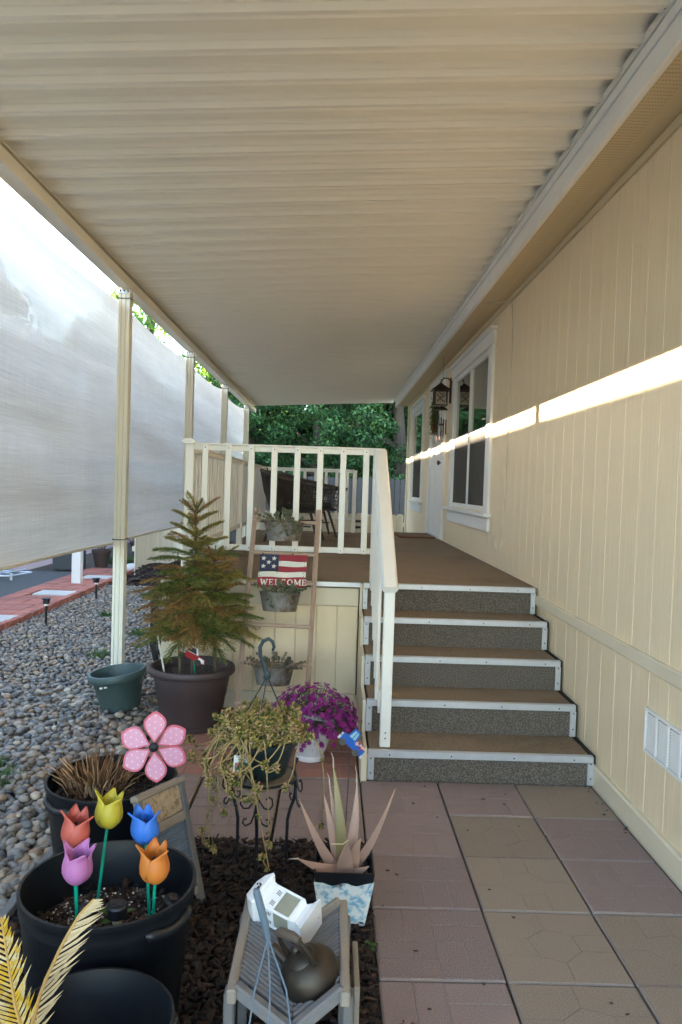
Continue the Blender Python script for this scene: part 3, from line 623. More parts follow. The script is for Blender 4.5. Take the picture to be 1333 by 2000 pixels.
BW = .042
def rail_profile(w=.09, h=.036): a = w/2; return [(-a, h*.45), (-a*.62, 0), (a*.62, 0), (a, h*.45), (a*.62, h), (-a*.62, h)]
def straight_rail(name, p0, p1, n, zb, zt, label, posts=(), skip=(), bw=BW, cap=True, first=0):
    r = thing(name, label, 'railing', ((p0[0]+p1[0])/2, (p0[1]+p1[1])/2, zb-.2)); p0, p1 = Vector((*p0, 0)), Vector((*p1, 0)); d = p1-p0; L = d.length; d.normalize(); nr = Vector((d.y, -d.x, 0))
    M = lambda z: basis((p0.x, p0.y, z), d, nr, (0, 0, 1))
    b = MB(); b.box((L/2, 0, -.019), (L, .022, .038), M(zt-.0), .003); b.box((L/2, 0, .006), (L+.05, .062, .012), M(zt), .004); tr_ = b.build('top_rail', M_rail, r)
    b = MB(); b.box((L/2, 0, .02), (L, .022, .040), M(zb), .003); br = b.build('bottom_rail', M_rail, r)
    for k in range(n):
        x = L*(k+.5+first)/n
        b = MB(); b.box((x, -.0, (zb+zt)/2), (bw, .020, zt-zb+.0), basis((p0.x, p0.y, 0), d, nr, (0, 0, 1)) @ T(0, .0215, 0), .003); b.build('baluster', M_rail, r)
        for zz, rl in ((zt-.019, tr_), (zb+.02, br)):
            q = basis((p0.x, p0.y, 0), d, nr, (0, 0, 1)) @ Vector((x, .0318, zz)); link('screw', SC2, rl, q, (PI/2, 0, math.atan2(d.y, d.x)))
    for px, hh in posts:
        q = p0+d*px; b = MB(); b.bx(q.x-.03, q.x+.03, q.y-.03, q.y+.03, zb-.20, hh, .004); b.build('post', M_rail, r)
    return r
fr_ = straight_rail('front_railing', (-.975, 5.34), (.30, 5.34), 8, 1.068, 1.795, 'cream railing across the front of the deck, behind the wooden ladder', posts=((-.03, 1.80), (1.275, 1.795)))
b = MB(); b.prism(rail_profile(.10, .036), -.02, .03, basis((-1.005, 5.30, 1.796), (1, 0, 0), (0, 0, 1), (0, -1, 0))); b.build('end_cap', M_white, fr_)
straight_rail('side_railing', (-1.005, 11.05), (-1.005, 5.42), 43, 1.06, 1.775, 'cream railing along the left edge of the deck, beside the shade cloth', posts=((.02, 1.78), (2.8, 1.775)))
straight_rail('back_railing', (-.96, 11.08), (.27, 11.08), 8, 1.06, 1.775, 'cream railing across the far end of the deck, behind the wicker chairs', posts=((1.26, 1.775),))
# stair railing
sr = thing('stair_railing', 'sloping cream handrail with balusters down the left side of the porch steps', 'railing', (.315, 4.03, .155))
A0 = Vector((.312, 4.00, .985)); A1 = Vector((.318, 5.33, 1.775)); d = (A1-A0).normalized(); xr = Vector((1, 0, 0)); un = xr.cross(d)
b = MB(); b.prism([(-.043, .018), (-.031, -.0), (.031, 0), (.043, .018), (.031, .036), (-.031, .036)], 0, (A1-A0).length, basis(A0, xr, un, d)); b.build('handrail', M_rail, sr, smooth=20)
b = MB(); b.box((0, -.022, (A1-A0).length/2+.02), (.022, .042, (A1-A0).length-.05), basis(A0, xr, un, d), .003); b.build('sub_rail', M_rail, sr)
b = MB(); b.bx(.286, .342, 4.015, 4.071, .156, .995, .004); ps = b.build('post', M_rail, sr)
for zz in (.205, .235): link('screw', SC2, ps, (.314, 4.0148, zz), (PI/2, 0, 0))
def hz(y): return A0.z+(y-A0.y)*d.z/d.y
b = MB(); y0, y1 = 4.08, 5.25; b.box((0, 0, 0), (.022, (y1-y0)/d.y, .038), basis((.288, (y0+y1)/2, hz((y0+y1)/2)-.70), xr, d, un), .003); lr = b.build('lower_rail', M_rail, sr)
for k in range(8):
    y = 4.20+k*.138; b = MB(); b.bx(.262, .282, y-.021, y+.021, hz(y)-.74, hz(y)-.012, .003); b.build('baluster', M_rail, sr); link('screw', SC2, lr, (.2615, y, hz(y)-.70), (0, -PI/2, 0))

# doormat
b = MB(); b.bx(.90, 1.39, 10.22, 11.20, DZ+.001, DZ+.02, .006); b.c = 1
for k in range(14): b.bx(.93+k*.032, .945+k*.032, 10.26, 11.16, DZ+.020, DZ+.023, .001)
tag(b.build('doormat', [M_mat, M_carpet]), 'reddish brown doormat lying on the deck in front of the door', 'doormat')

# ---------------------------------------------------------------- wicker chairs
def chair():
    r = thing('wicker_chair', 'nearer of two dark rope tub chairs on the deck, its back to the side railing', 'chair')
    def rim(a):   # a from -1 (front of near arm) .. 0 back .. 1 ; returns x,y,ztop
        th = a*PI*.5; 
        if abs(a) <= .62: t_ = a/.62*PI/2; x = -.36*math.cos(t_)+.0; y = .36*math.sin(t_)
        else: s = (abs(a)-.62)/.38; x = .0+.48*s; y = math.copysign(.36+.03*s, a)
        z = .83-.20*min(1, abs(a)/.95)**1.3
        return Vector((x, y, z))
    def low(a): q = rim(a); return Vector((q.x*.70+.02, q.y*.72, .36))
    N = 84; b = MB(); st = MB()
    b.tube([rim(-1+2*k/60) for k in range(61)], .017, 8); b.build('rim', M_wick, r, local=True)
    b = MB(); b.tube([low(-1+2*k/60) for k in range(61)]+[low(-1)], .016, 8); b.build('seat_ring', M_wick, r, local=True)
    for k in range(N):
        a = -1+2*(k+.5)/N; p, q = rim(a), low(a)
        if abs(a) < .42 or True:
            bulge = (p+q)*.5+Vector((p.x, p.y, 0)).normalized()*.02
            st.tube([q, bulge, p], .0058 if abs(a) > .45 else .0105, 4, cap=False)
    for zz in (.2, .38, .56, .74, .9):
        st.tube([low(-1+2*k/50).lerp(rim(-1+2*k/50), zz)+Vector((0, 0, 0)) for k in range(51)] , .006, 4, cap=False)
    tag(st.build('woven_strand', M_wick, r, local=True, smooth=60), kind='stuff')
    b = MB(); b.box((.06, 0, .40), (.50, .50, .09), None, .035); b.build('seat_cushion', mat('charcoal_cushion', (.03, .028, .027), .95, .1, 30, .3, 250), r, local=True)
    for sx, sy in ((-1, -1), (-1, 1), (1, -1), (1, 1)):
        b = MB(); b.tube([(sx*.20+.06, sy*.21, .365), (sx*.31+.06, sy*.31, .0)], [.017, .013], 8); b.build('leg', M_wick, r, local=True)
    for sy in (-1, 1): b = MB(); b.tube([(-.16+.0, sy*.255, .19), (.28, sy*.255, .19)], .009, 6); b.build('stretcher', M_wick, r, local=True)
    return r
def copy_tree(o, parent=None):
    c = o.copy(); COL.objects.link(c); c.parent = parent
    for ch in list(o.children): copy_tree(ch, c)
    return c
c1 = chair(); c1.location = (-.50, 9.02, DZ); c1.rotation_euler.z = -.10; c1['group'] = 'rope tub chairs on the deck'
c2 = copy_tree(c1); c2.location = (-.36, 10.10, DZ); c2.rotation_euler.z = .16; c2['label'] = 'farther of two dark rope tub chairs on the deck, nearest the back railing'

# ---------------------------------------------------------------- wall things
# lantern
ln = thing('wall_lantern', 'bronze porch lantern on a bracket between the front door and near window', 'wall lantern', (XW, 9.62, 2.72))
b = MB(); b.bx(XW-.02, XW+.0, 9.58, 9.66, 2.62, 2.94, .006); b.build('wall_plate', M_dkmetal, ln)
b = MB(); b.tube([(XW-.01, 9.62, 2.90), (XW-.04, 9.62, 2.93), (XW-.09, 9.62, 2.935), (XW-.125, 9.62, 2.91), (XW-.135, 9.62, 2.87)], .008, 8); b.tube([(XW-.01, 9.62, 2.80), (XW-.06, 9.62, 2.79), (XW-.07, 9.62, 2.79)], .007, 6); b.build('arm', M_dkmetal, ln)
lx, ly = XW-.135, 9.62
b = MB(); b.lathe([(.165, 2.775), (.16, 2.785), (.04, 2.855), (.02, 2.87), (0, 2.872)], (lx, ly, 0), 4, None, sx=1, sy=1)
for k in range(len(b.v)): x, y, z = b.v[k]; q = RZ(PI/4) @ Vector((x-lx, y-ly, 0)); b.v[k] = (q.x+lx, q.y+ly, z)
b.build('lantern_roof', M_dkmetal, ln, smooth=0)
b = MB(); h = .075
for sx in (-1, 1):
    for sy in (-1, 1): b.bx(lx+sx*h-.008, lx+sx*h+.008, ly+sy*h-.008, ly+sy*h+.008, 2.585, 2.775, .002)
for z in (2.585, 2.76): b.bx(lx-h-.01, lx+h+.01, ly-h-.01, ly+h+.01, z, z+.014, .002)
for f in (0, 1, 2, 3):   # bent vine tracery on each face
    for q0 in (((-.05, .02), (0, .08), (.03, .13), (.05, .10), (.02, .07)), ((.05, .02), (.0, .05), (-.045, .11), (-.02, .14), (0, .11))):
        b.tube([RZ(f*PI/2) @ Vector((h, u_, v_))+Vector((lx, ly, 2.61)) for u_, v_ in q0], .006, 5)
b.build('cage', M_dkmetal, ln)
b = MB(); b.bx(lx-h+.012, lx+h-.012, ly-h+.012, ly+h-.012, 2.60, 2.757, .002); b.build('lamp_glass', mat('seeded_glass', (.42, .38, .30), .25, .2, 30), ln)
# wind chime hung from eave
wc = thing('wind_chime', 'bronze wind chime with tubes and butterfly, hanging below the porch lantern', 'wind chime', (1.29, 9.35, 2.5))
b = MB(); b.lathe([(.075, 2.505), (.07, 2.515), (.045, 2.535), (.012, 2.55), (0, 2.552)], (1.29, 9.35, 0), 20); b.build('cap', M_dkmetal, wc)
b = MB(); b.tube([(1.29, 9.35, 3.165), (1.29, 9.35, 2.55)], .0016, 5); b.build('hanging_cord', M_dkmetal, wc)
for k, (dx, dy) in enumerate(((-.05, .02), (-.012, -.05), (.03, .045), (.05, -.02))):
    b = MB(); b.tube([(1.29+dx, 9.35+dy, 2.505), (1.29+dx, 9.35+dy, 2.42-.01*k)], .0012, 4); b.tube([(1.29+dx, 9.35+dy, 2.42-.01*k), (1.29+dx, 9.35+dy, 2.12+.03*k)], .008, 8); b.build('chime_tube', M_dkmetal, wc)
b = MB(); b.lathe([(0, -.012), (.03, -.01), (.032, .01), (0, .012)], (1.29, 9.35, 2.33), 14); b.tube([(1.29, 9.35, 2.5), (1.29, 9.35, 2.22)], .0012, 4); b.build('clapper', M_dkmetal, wc)
def butterfly(name, c, parent, s, tilt=0):
    b = MB(); o = Vector(c)
    for sg in (-1, 1):
        for pl in ([(0, .0), (.02, .05), (.055, .06), (.06, .035), (.03, .0)], [(0, 0), (.035, -.005), (.05, -.03), (.03, -.05), (.008, -.03)]):
            M = T(*o) @ Matrix.Rotation(tilt, 4, 'Y') @ basis((0, 0, 0), (0, -sg*.8, 0), (.25, 0, .97), (1, 0, 0))
            b.prism([(x*s, y*s) for x, y in pl], -.0015, .0015, M)
    b.ell(c, (.006*s, .006*s, .035*s), 1)
    return b.build(name, mat('rust_red_metal', (.16, .05, .035), .5, .2, 40, metal=.3), parent)
butterfly('butterfly', (1.275, 9.33, 2.19), wc, 1.2)
bt = butterfly('butterfly_ornament', (XW-.026, 10.32, 2.09), None, 1.3, .1); tag(bt, 'small rust red metal butterfly fixed to the front door above its knob', 'butterfly ornament')
# wreath
wr = thing('door_wreath', 'green leafy wreath with red bow hanging on the white front door', 'wreath', (XW-.02, 10.78, 2.55))
M_wre = mat('wreath_leaf', (.1, .15, .03), .6, .2, 10, rv=.3, trans=.3, pal=[(.06, .10, .02), (.12, .17, .035), (.20, .22, .05)])
V = []; F = []
for k in range(1500):
    th = U(0, 2*PI); rr = .17+random.gauss(0, .035); c = Vector((XW-.05+random.gauss(0, .022), 10.78+rr*math.cos(th), 2.55+rr*1.12*math.sin(th))); c.x = min(c.x, XW-.012)
    a = Vector((random.gauss(-.4, .5), random.gauss(0, 1), random.gauss(0, 1))).normalized(); bb = a.orthogonal().normalized(); o = len(V); l = U(.018, .04); V += [c, c+a*l*.5+bb*l*.22, c+a*l, c+a*l*.5-bb*l*.22]; F.append((o, o+1, o+2, o+3))
V = [(min(x, XW-.008), y, z) for x, y, z in V]
big_mesh('foliage', V, F, M_wre, wr)
b = MB(); b.tube([(XW-.04, 10.78+.165*math.cos(k*PI/16), 2.55+.19*math.sin(k*PI/16)) for k in range(33)], .022, 6, cap=False); b.build('twig_ring', M_bark, wr)
b = MB(); q = Vector((XW-.08, 10.68, 2.40)); b.ell(q, (.018, .02, .02), 2)
for sg in (-1, 1): b.prism([(0, 0), (sg*.05, .035), (sg*.06, -.03)], -.008, .008, basis(q, (0, -1, 0), (0, 0, 1), (-1, 0, 0))); b.prism([(0, 0), (sg*.015, -.08), (sg*.045, -.075)], -.004, .004, basis(q, (0, -1, 0), (0, 0, 1), (-1, 0, 0)))
b.build('bow', mat('red_ribbon', (.30, .03, .015), .6, .1), wr)

# ================================================================ FENCES, NEIGHBOUR, TREES
def plank_poly(w, h, dog=.025): a = w/2; return [(-a, 0), (a, 0), (a, h-dog), (a-dog, h), (-a+dog, h), (-a, h-dog)]
def fence(name, label, p0, p1, w, h, m, gap=.004, z0=0, hv=.01):
    p0, p1 = Vector((*p0, 0)), Vector((*p1, 0)); d = p1-p0; L = d.length; d.normalize(); nr = Vector((d.y, -d.x, 0)); f = thing(name, label, 'fence', (p0+p1)/2)
    for k in range(int(L/w)):
        b = MB(); b.prism(plank_poly(w-gap, h+U(-hv, hv), min(.03, w*.22)), -.009, .009, basis(p0+d*(w*(k+.5))+nr*U(-.003, .003)+Vector((0, 0, z0)), d, (0, 0, 1), nr)); b.build('plank', m, f, smooth=0)
    for zz in (.25*h, .8*h): b = MB(); b.box((L/2, zz, -.03), (L, .08, .036), basis(p0+Vector((0, 0, z0)), d, (0, 0, 1), nr)); b.build('rail', m, f)
    return f
fence('grey_fence', 'tall weathered grey plank fence standing before the green trees', (-6.5, 20), (6.5, 20), .142, 1.79, M_fgrey, gap=.012, hv=.025)
lf = fence('low_cream_fence', 'low cream dog-eared fence beyond the deck, running up to the house corner', (-1.7, 15.2), (1.43, 15.2), .135, 1.02, M_fcream)
for zz in (.86, .74):
    b = MB(); b.bx(.40, .56, 15.170, 15.188, zz-.022, zz+.022, .002); b.bx(.47, .485, 15.160, 15.17, zz-.035, zz+.035, .002); b.build('hinge', M_iron, lf)
fence('side_fence', 'cream plank fence on the left, rising from the dark mulch behind the shade cloth', (-3.06, 11.9), (-2.86, 19.0), .142, 1.86, M_fcream)

# neighbour's carport and home
cp = thing('neighbouring_carport', "neighbour's white carport on slim posts beyond the brick walkway", 'carport', (-6, 6, 0))
b = MB(); b.bx(-6.0, -4.0, -6, 26, 3.345, 3.415, .004); b.build('roof', M_white, cp)
b = MB(); b.bx(-4.0, -3.94, -6, 26, 3.27, 3.447, .006); b.build('fascia', M_white, cp)
for y in (-1.0, 5.2, 11.15, 17.0): b = MB(); b.bx(-3.765, -3.635, y-.06, y+.06, -.03, 3.345, .006); b.build('post', M_white, cp)
for y in (-1.0, 5.2, 11.15, 17.0): b = MB(); b.bx(-5.98, -5.85, y-.06, y+.06, -.03, 3.345, .006); b.build('post', M_white, cp)
nh = thing('neighbouring_house', "neighbour's pale home behind the shade cloth, past the carport", 'house', (-10.5, 10, 0)); M_grey = mat('pale_grey_siding', (.48, .46, .43), .7, .08, 2)
b = MB(); b.bx(-14.5, -7.5, -8, 30, -.05, 3.1, 0); b.build('wall', M_grey, nh)
b = MB(); b.prism([(-15, 3.0), (-11, 5.45), (-7.1, 3.0), (-7.1, 3.12), (-11, 5.60), (-15, 3.12)], -8.3, 30.3, basis((0, 0, 0), (1, 0, 0), (0, 0, 1), (0, 1, 0))); b.build('roof', M_asph, nh, smooth=0)  # ridge height and length shaped to block low sun under the carport
b = MB(); b.prism([(-14.5, 3.05), (-7.5, 3.05), (-11, 5.35)], -8, 30, basis((0, 0, 0), (1, 0, 0), (0, 0, 1), (0, 1, 0))); b.build('gable', M_grey, nh, smooth=0)
for y in (-2, 3, 8, 14, 20):
    b = MB(); b.bx(-7.50, -7.47, y, y+1.4, 1.1, 2.3, .01); wv = b.build('window', M_white, nh); b = MB(); b.bx(-7.469, -7.46, y+.06, y+1.34, 1.16, 2.24, 0); b.build('pane', M_dark, wv)
# things glimpsed beyond the walkway
tb = thing('folding_frame', 'pale metal folding frame lying flat on the asphalt under the shade cloth', 'metal frame', (-4.85, 11.4, 0)); b = MB(); P4 = [(-5.6, 11.25, .06), (-4.72, 11.3, .06), (-4.62, 11.8, .06), (-5.4, 11.9, .06)]
b.tube(P4, .016, 6); b.tube([(-5.5, 11.85, .09), (-4.75, 11.35, .09)], .013, 6); b.tube([(-5.2, 11.28, .03), (-4.66, 11.7, .12)], .013, 6); b.build('tube_frame', M_alum, tb)
b = MB(); b.tube([(-4.72, 11.3, .0), (-4.72, 11.3, .10)], .022, 8); b.build('foot', M_alum, tb)
def planter(name, label, c, s, m, soil=True):
    r = thing(name, label, 'planter', c); x, y, z = c; b = MB(); t_ = .03
    b.bx(x-s[0]/2, x+s[0]/2, y-s[1]/2, y-s[1]/2+t_, 0, s[2]); b.bx(x-s[0]/2, x+s[0]/2, y+s[1]/2-t_, y+s[1]/2, 0, s[2]); b.bx(x-s[0]/2, x-s[0]/2+t_, y-s[1]/2+t_, y+s[1]/2-t_, 0, s[2]); b.bx(x+s[0]/2-t_, x+s[0]/2, y-s[1]/2+t_, y+s[1]/2-t_, 0, s[2]); b.build('box', m, r)
    b = MB(); b.bx(x-s[0]/2+t_, x+s[0]/2-t_, y-s[1]/2+t_, y+s[1]/2-t_, 0, s[2]-.06, 0); b.build('soil', M_soil, r); return r
planter('planter_box', 'dark grey box planter beside the carport post, below the shade cloth', (-4.45, 13.0, 0), (.42, .42, .36), mat('dark_grey_planter', (.06, .065, .07), .7))
r = thing('terracotta_pot', 'brown round pot with dry twigs beyond the carport post', 'plant pot', (-4.0, 13.3, 0)); b = MB(); b.lathe([(.10, 0), (.15, .26), (.165, .26), (.165, .31), (.145, .31), (.13, .25)], (-4.0, 13.3, 0), 20); b.build('pot', mat('brown_clay', (.07, .045, .035), .8), r)
b = MB()
for k in range(14): a = U(0, 6.28); b.tube([(-4.0, 13.3, .24), (-4.0+.1*math.cos(a), 13.3+.1*math.sin(a), .42), (-4.0+U(.1, .22)*math.cos(a), 13.3+.2*math.sin(a), U(.5, .62))], .006, 4)
tag(b.build('dry_twigs', M_bark, r), kind='stuff')
g1 = thing('red_shrub', 'small dark red spiky shrub in the soil past the carport', 'shrub', (-3.9, 15.6, 0)); blade_mesh(150, 'leaves', mat('dark_red_leaf', (.12, .03, .03), .6, .2, trans=.2), .14, .3, .6, .012, .7, (-3.9, 15.6, -.016), g1)
gl_ = tag(blade_mesh(2600, 'grass_strip', mat('dull_grass', (.07, .11, .035), .8, .3, 3, rv=.3, trans=.3), .6, .03, .09, .005, .8, (-3.85, 14.5, -.016)), kind='stuff')
rk = thing('white_stone', 'pale flat stone lying by the cream side fence', 'stone', (-3.35, 12.9, 0)); b = MB(); b.ell((-3.35, 12.9, .05), (.17, .12, .08), 2, jit=.06); b.build('stone', mat('white_stone', (.6, .6, .6), .8, .1), rk)

# path lights
def path_light(x, y, label):
    r = thing('path_light', label, 'path light', (x, y, 0), 'small path lights along the brick walkway'); b = MB(); b.tube([(0, 0, -.02), (0, 0, .20)], .013, 8); b.build('stake', M_iron, r, local=True)
    b = MB(); b.box((0, 0, .235), (.062, .062, .05), None, .008); b.box((0, 0, .264), (.08, .08, .012), None, .004); b.build('lamp_head', M_iron, r, local=True)
    b = MB(); b.tube([(0, 0, .19), (0, 0, .212)], .022, 10); b.build('lens', M_offw, r, local=True); r.rotation_euler = (U(-.05, .05), U(-.05, .05), U(0, 1)); return r
path_light(-2.98, 8.02, 'nearer of two small dark path lights at the edge of the river stones')
path_light(-2.99, 9.76, 'farther of two small dark path lights beside the river stones, near the roof post')

# trees: trunk + leafy crown of clumps
def tree(name, label, base, h, rad, n_cl, per, leaf, m, trunk_h=.35, seed=1, low=.12, group=None):
    R = np.random.default_rng(seed); t_ = thing(name, label, 'tree', base, group); x, y, z = base
    b = MB(); b.tube([(x, y, z-.1), (x+.05, y, z+h*.3), (x-.1, y+.05, z+h*.6), (x, y, z+h*.9)], [.03*h, .024*h, .015*h, .004*h], 9)
    for k in range(9):
        a = U(0, 6.28); z0 = z+h*U(.2, .7); l = rad*U(.5, .9); b.tube([(x, y, z0), (x+l*.5*math.cos(a), y+l*.5*math.sin(a), z0+l*.25), (x+l*math.cos(a), y+l*math.sin(a), z0+l*.55)], [.012*h, .007*h, .002*h], 6)
    b.build('trunk', M_bark, t_)
    th = R.uniform(0, 2*PI, n_cl); v = R.uniform(low, 1, n_cl); prof_ = np.interp(v, [0, .12, .35, .6, .85, 1], [.55, .85, 1, .86, .5, .12]); rr = rad*prof_*(.45+.6*R.random(n_cl)**.5)
    C = np.stack([x+rr*np.cos(th), y+rr*np.sin(th), z+h*v], 1); cr = rad*R.uniform(.13, .26, n_cl)
    N = n_cl*per; d = R.normal(0, 1, (N, 3)); d /= np.linalg.norm(d, axis=1)[:, None]; ci = np.repeat(np.arange(n_cl), per)
    p = C[ci]+d*(cr[ci]*R.random(N)**.4)[:, None]*np.array([1, 1, .72])
    nrm = d+R.normal(0, .6, (N, 3)); nrm /= np.linalg.norm(nrm, axis=1)[:, None]; a = np.cross(nrm, R.normal(0, 1, (N, 3))); a /= np.linalg.norm(a, axis=1)[:, None]; bb = np.cross(nrm, a)
    l = leaf*R.uniform(.6, 1.35, N)[:, None]; V = np.stack([p-a*l, p-bb*l*.42+nrm*l*.1, p+a*l, p+bb*l*.42+nrm*l*.1], 1).reshape(-1, 3); F = np.arange(4*N).reshape(-1, 4)
    big_mesh('crown', V, F, m, t_, smooth=False); return t_
tree('leafy_tree', 'sunlit yellow-green tree showing between the roof beam and shade cloth', (-5.6, 23.0, 0), 8.4, 2.3, 130, 170, .075, M_leaflt, seed=2, low=.25)
tree('evergreen_tree', 'tall dark evergreen just right of the last roof post', (-2.6, 23.2, 0), 8.0, 2.1, 190, 230, .06, M_leafdk, seed=3, low=.03)
tree('evergreen_tree', 'fluffy mid green tree behind the middle of the grey fence', (-.5, 22.6, 0), 6.6, 1.9, 180, 230, .055, M_leafdk, seed=4, low=.03)
tree('evergreen_tree', 'broad green tree rising behind the stair handrail', (1.9, 22.8, 0), 8.2, 2.3, 200, 230, .06, M_leafdk, seed=5, low=.03)
tree('evergreen_tree', 'dark evergreen partly hidden by the far corner of the house', (4.8, 23.4, 0), 8.5, 2.5, 150, 190, .07, M_leafdk, seed=6, low=.03)
tree('evergreen_tree', 'shadowy evergreen in the gap between two fluffy green trees', (.6, 25.6, 0), 8.6, 2.8, 150, 200, .075, M_leafdk, seed=9, low=.03)
tree('shade_tree', 'large tree seen as a grey silhouette through the near shade cloth', (-11.0, 21.5, 0), 8.4, 2.9, 130, 120, .10, M_leafdk, seed=7, low=.3)
tree('shade_tree', 'rounded tree seen faintly through the cloth beside the near roof post', (-8.9, 27.5, 0), 7.0, 2.3, 90, 130, .09, M_leafdk, seed=8, low=.2)
hd = tag(blade_mesh(1, 'far_hedge', M_leafdk, .01, .01, .02, .01), kind='stuff')
N = 52000; R = np.random.default_rng(5); p = np.stack([R.uniform(-16, 10, N), R.uniform(26.5, 29.5, N), 0*R.random(N)], 1); p[:, 2] = R.random(N)**.8*(5.6+1.3*np.sin(p[:, 0]*1.3)+.7*np.sin(p[:, 0]*3.1+1))
nrm = R.normal(0, 1, (N, 3)); a = np.cross(nrm, R.normal(0, 1, (N, 3))); a /= np.linalg.norm(a, axis=1)[:, None]; bb = np.cross(a, R.normal(0, 1, (N, 3))); bb /= np.linalg.norm(bb, axis=1)[:, None]
l = R.uniform(.10, .22, N)[:, None]; V = np.stack([p-a*l, p-bb*l*.5, p+a*l, p+bb*l*.5], 1).reshape(-1, 3)
bpy.data.objects.remove(hd); tag(big_mesh('far_wood', V, np.arange(4*N).reshape(-1, 4), M_leafdk, smooth=False), kind='stuff')

# ================================================================ POTS AND PLANTS
def nursery_pot(label, c, r, h, soil_z, taper=.80, rot=0):
    t_ = thing('nursery_pot', label, 'plant pot', c, 'black nursery pots'); k = taper
    pr = [(r*k*.96, 0), (r*k, .012), (r*.955, h*.84), (r*.965, h*.845), (r*.985, h*.90), (r*.985, h*.955), (r*1.0, h*.965), (r*1.0, h), (r*.965, h), (r*.955, h*.965), (r*.935, h*.90), (r*.915, h*.83), (r*.90, h*.70), (r*k*.94, .03)]
    b = MB(); b.lathe(pr, (0, 0, 0), 56, cap=True); b.build('shell', M_black, t_, local=True, smooth=50)
    for a in (rot, rot+PI):   # moulded grab handles
        b = MB(); pts = [(r*1.0*math.cos(a+x), r*1.0*math.sin(a+x), h*.90-.016*math.cos(x*4.5)) for x in [i*.06-.36 for i in range(13)]]
        b.tube(pts, [.004]+[.013]*11+[.004], 8, flat=1.1); b.build('grip', M_black, t_, local=True, smooth=60)
    b = MB(); b.grid(lambda u, v: ((.905+.0)*r*v*math.cos(2*PI*u)*(.9+.1*soil_z/h), .905*r*v*math.sin(2*PI*u)*(.9+.1*soil_z/h), soil_z+.012*noise.noise(Vector((7*v*math.cos(2*PI*u), 7*v*math.sin(2*PI*u), r*9)))), 40, 12)
    b.build('soil', M_potsoil, t_, local=True, smooth=180); return t_
p1 = nursery_pot('largest black nursery pot, holding the five plastic tulips and solar lights', (-.579, 2.06, -.005), .234, .445, .315, rot=-.55)
p2 = nursery_pot('black nursery pot at the bottom left, holding the dry sago fronds', (-.494, 1.625, -.005), .182, .365, .235, rot=.6)
p3 = nursery_pot('black nursery pot behind the tulips, holding a cut back brown plant', (-.806, 2.88, -.005), .242, .41, .345, rot=.9)
# perlite grit on the front soil
P = [( -.579+.19*math.sqrt(U(0, 1))*math.cos(a), 2.06+.19*math.sqrt(U(0, 1))*math.sin(a)) for a in [U(0, 6.28) for _ in range(240)]]
b = MB()
for x, y in P: b.ell((x, y, .315+U(-.004, .012)), (U(.0015, .004),)*3, 0)
tag(b.build('perlite', M_offw, p1, smooth=0), kind='stuff')
P = np.array([(-.579+.2*math.sqrt(U(0, 1))*math.cos(a), 2.06+.2*math.sqrt(U(0, 1))*math.sin(a)) for a in [U(0, 6.28) for _ in range(420)]]); chips('bark_bits', P, .312, p1, .55)
P = np.array([(-.806+.2*math.sqrt(U(0, 1))*math.cos(a), 2.88+.2*math.sqrt(U(0, 1))*math.sin(a)) for a in [U(0, 6.28) for _ in range(300)]]); chips('bark_bits', P, .342, p3, .7)

# plastic tulips
def tulip(label, c, zb, col, s=1.0, tilt=(0, 0), rz=0, foot=None):
    t_ = thing('plastic_tulip', label, 'garden tulip', c, 'plastic tulips in the largest black pot'); m = mat('tulip_'+label.split()[0], [.85*x+.03 for x in col], .5, .04, trans=.25); Mx = Matrix.Rotation(tilt[0], 4, 'X') @ Matrix.Rotation(tilt[1], 4, 'Y') @ RZ(rz)
    H = .088*s; R0 = .0335*s
    for k in range(4):
        a0 = k*PI/2; out = .0022*(k % 2)
        def f(u, v, a0=a0, k=k, out=out):
            uu = 2*u-1; r = R0*float(np.interp(v, [0, .06, .16, .30, .46, .60, .72, .84, 1], [.12, .55, .86, 1.04, 1.06, .98, .90, .96, 1.30]))
            w = 1.02*float(np.interp(v, [0, .05, .2, .5, .70, .78, .86, .93, 1], [.55, .75, .98, 1.05, 1.0, .70, .38, .20, .02]))
            sk = (.55*max(0, v-.58)**1.0)*(1 if k in (0, 3) else -1); th = a0+w*uu+sk*2
            r = r+out-.004*s*uu*uu; q = Vector((r*math.cos(th), r*math.sin(th), H*v*(1+.05*(k % 3)))); return tuple(Mx @ q)
        b = MB(); b.grid(f, 10, 16); n = len(b.v); o = b.build('petal', m, t_, local=True, smooth=180); sd = o.modifiers.new('thickness', 'SOLIDIFY'); sd.thickness = .0014; sd.offset = 1
    b = MB(); q = Mx @ Vector((0, 0, .0)); b.tube([tuple(Mx @ Vector((0, 0, .005))), tuple(Mx @ Vector((0, 0, .052*s)))], .003, 6); b.ell(tuple(Mx @ Vector((0, 0, .056*s))), (.006, .006, .010), 1); b.build('pistil', M_black, t_, local=True)
    foot = foot or (c[0], c[1]); dz = zb-c[2]-.03
    b = MB(); b.tube([(0, 0, .006), ((foot[0]-c[0])*.5, (foot[1]-c[1])*.5, dz*.5), (foot[0]-c[0], foot[1]-c[1], dz)], .0042, 8); b.build('stem', M_green, t_, local=True); return t_
tulip('yellow plastic tulip, tallest and rearmost of the five', (-.605, 2.12, .555), .31, (.62, .50, .01), 1.06, (-.1, .06), .5, (-.63, 2.10))
tulip('coral plastic tulip, above and behind the pink one', (-.668, 2.03, .545), .31, (.62, .10, .06), 1.04, (0, .10), .9, (-.645, 2.01))
tulip('blue plastic tulip in front of the metal washboard', (-.482, 2.06, .545), .31, (.01, .18, .72), 1.02, (.05, -.08), 1.1, (-.455, 2.03))
tulip('pink plastic tulip, lowest on the left side of the pot', (-.633, 1.95, .487), .31, (.62, .20, .50), 1.06, (0, .05), .2, (-.630, 1.96))
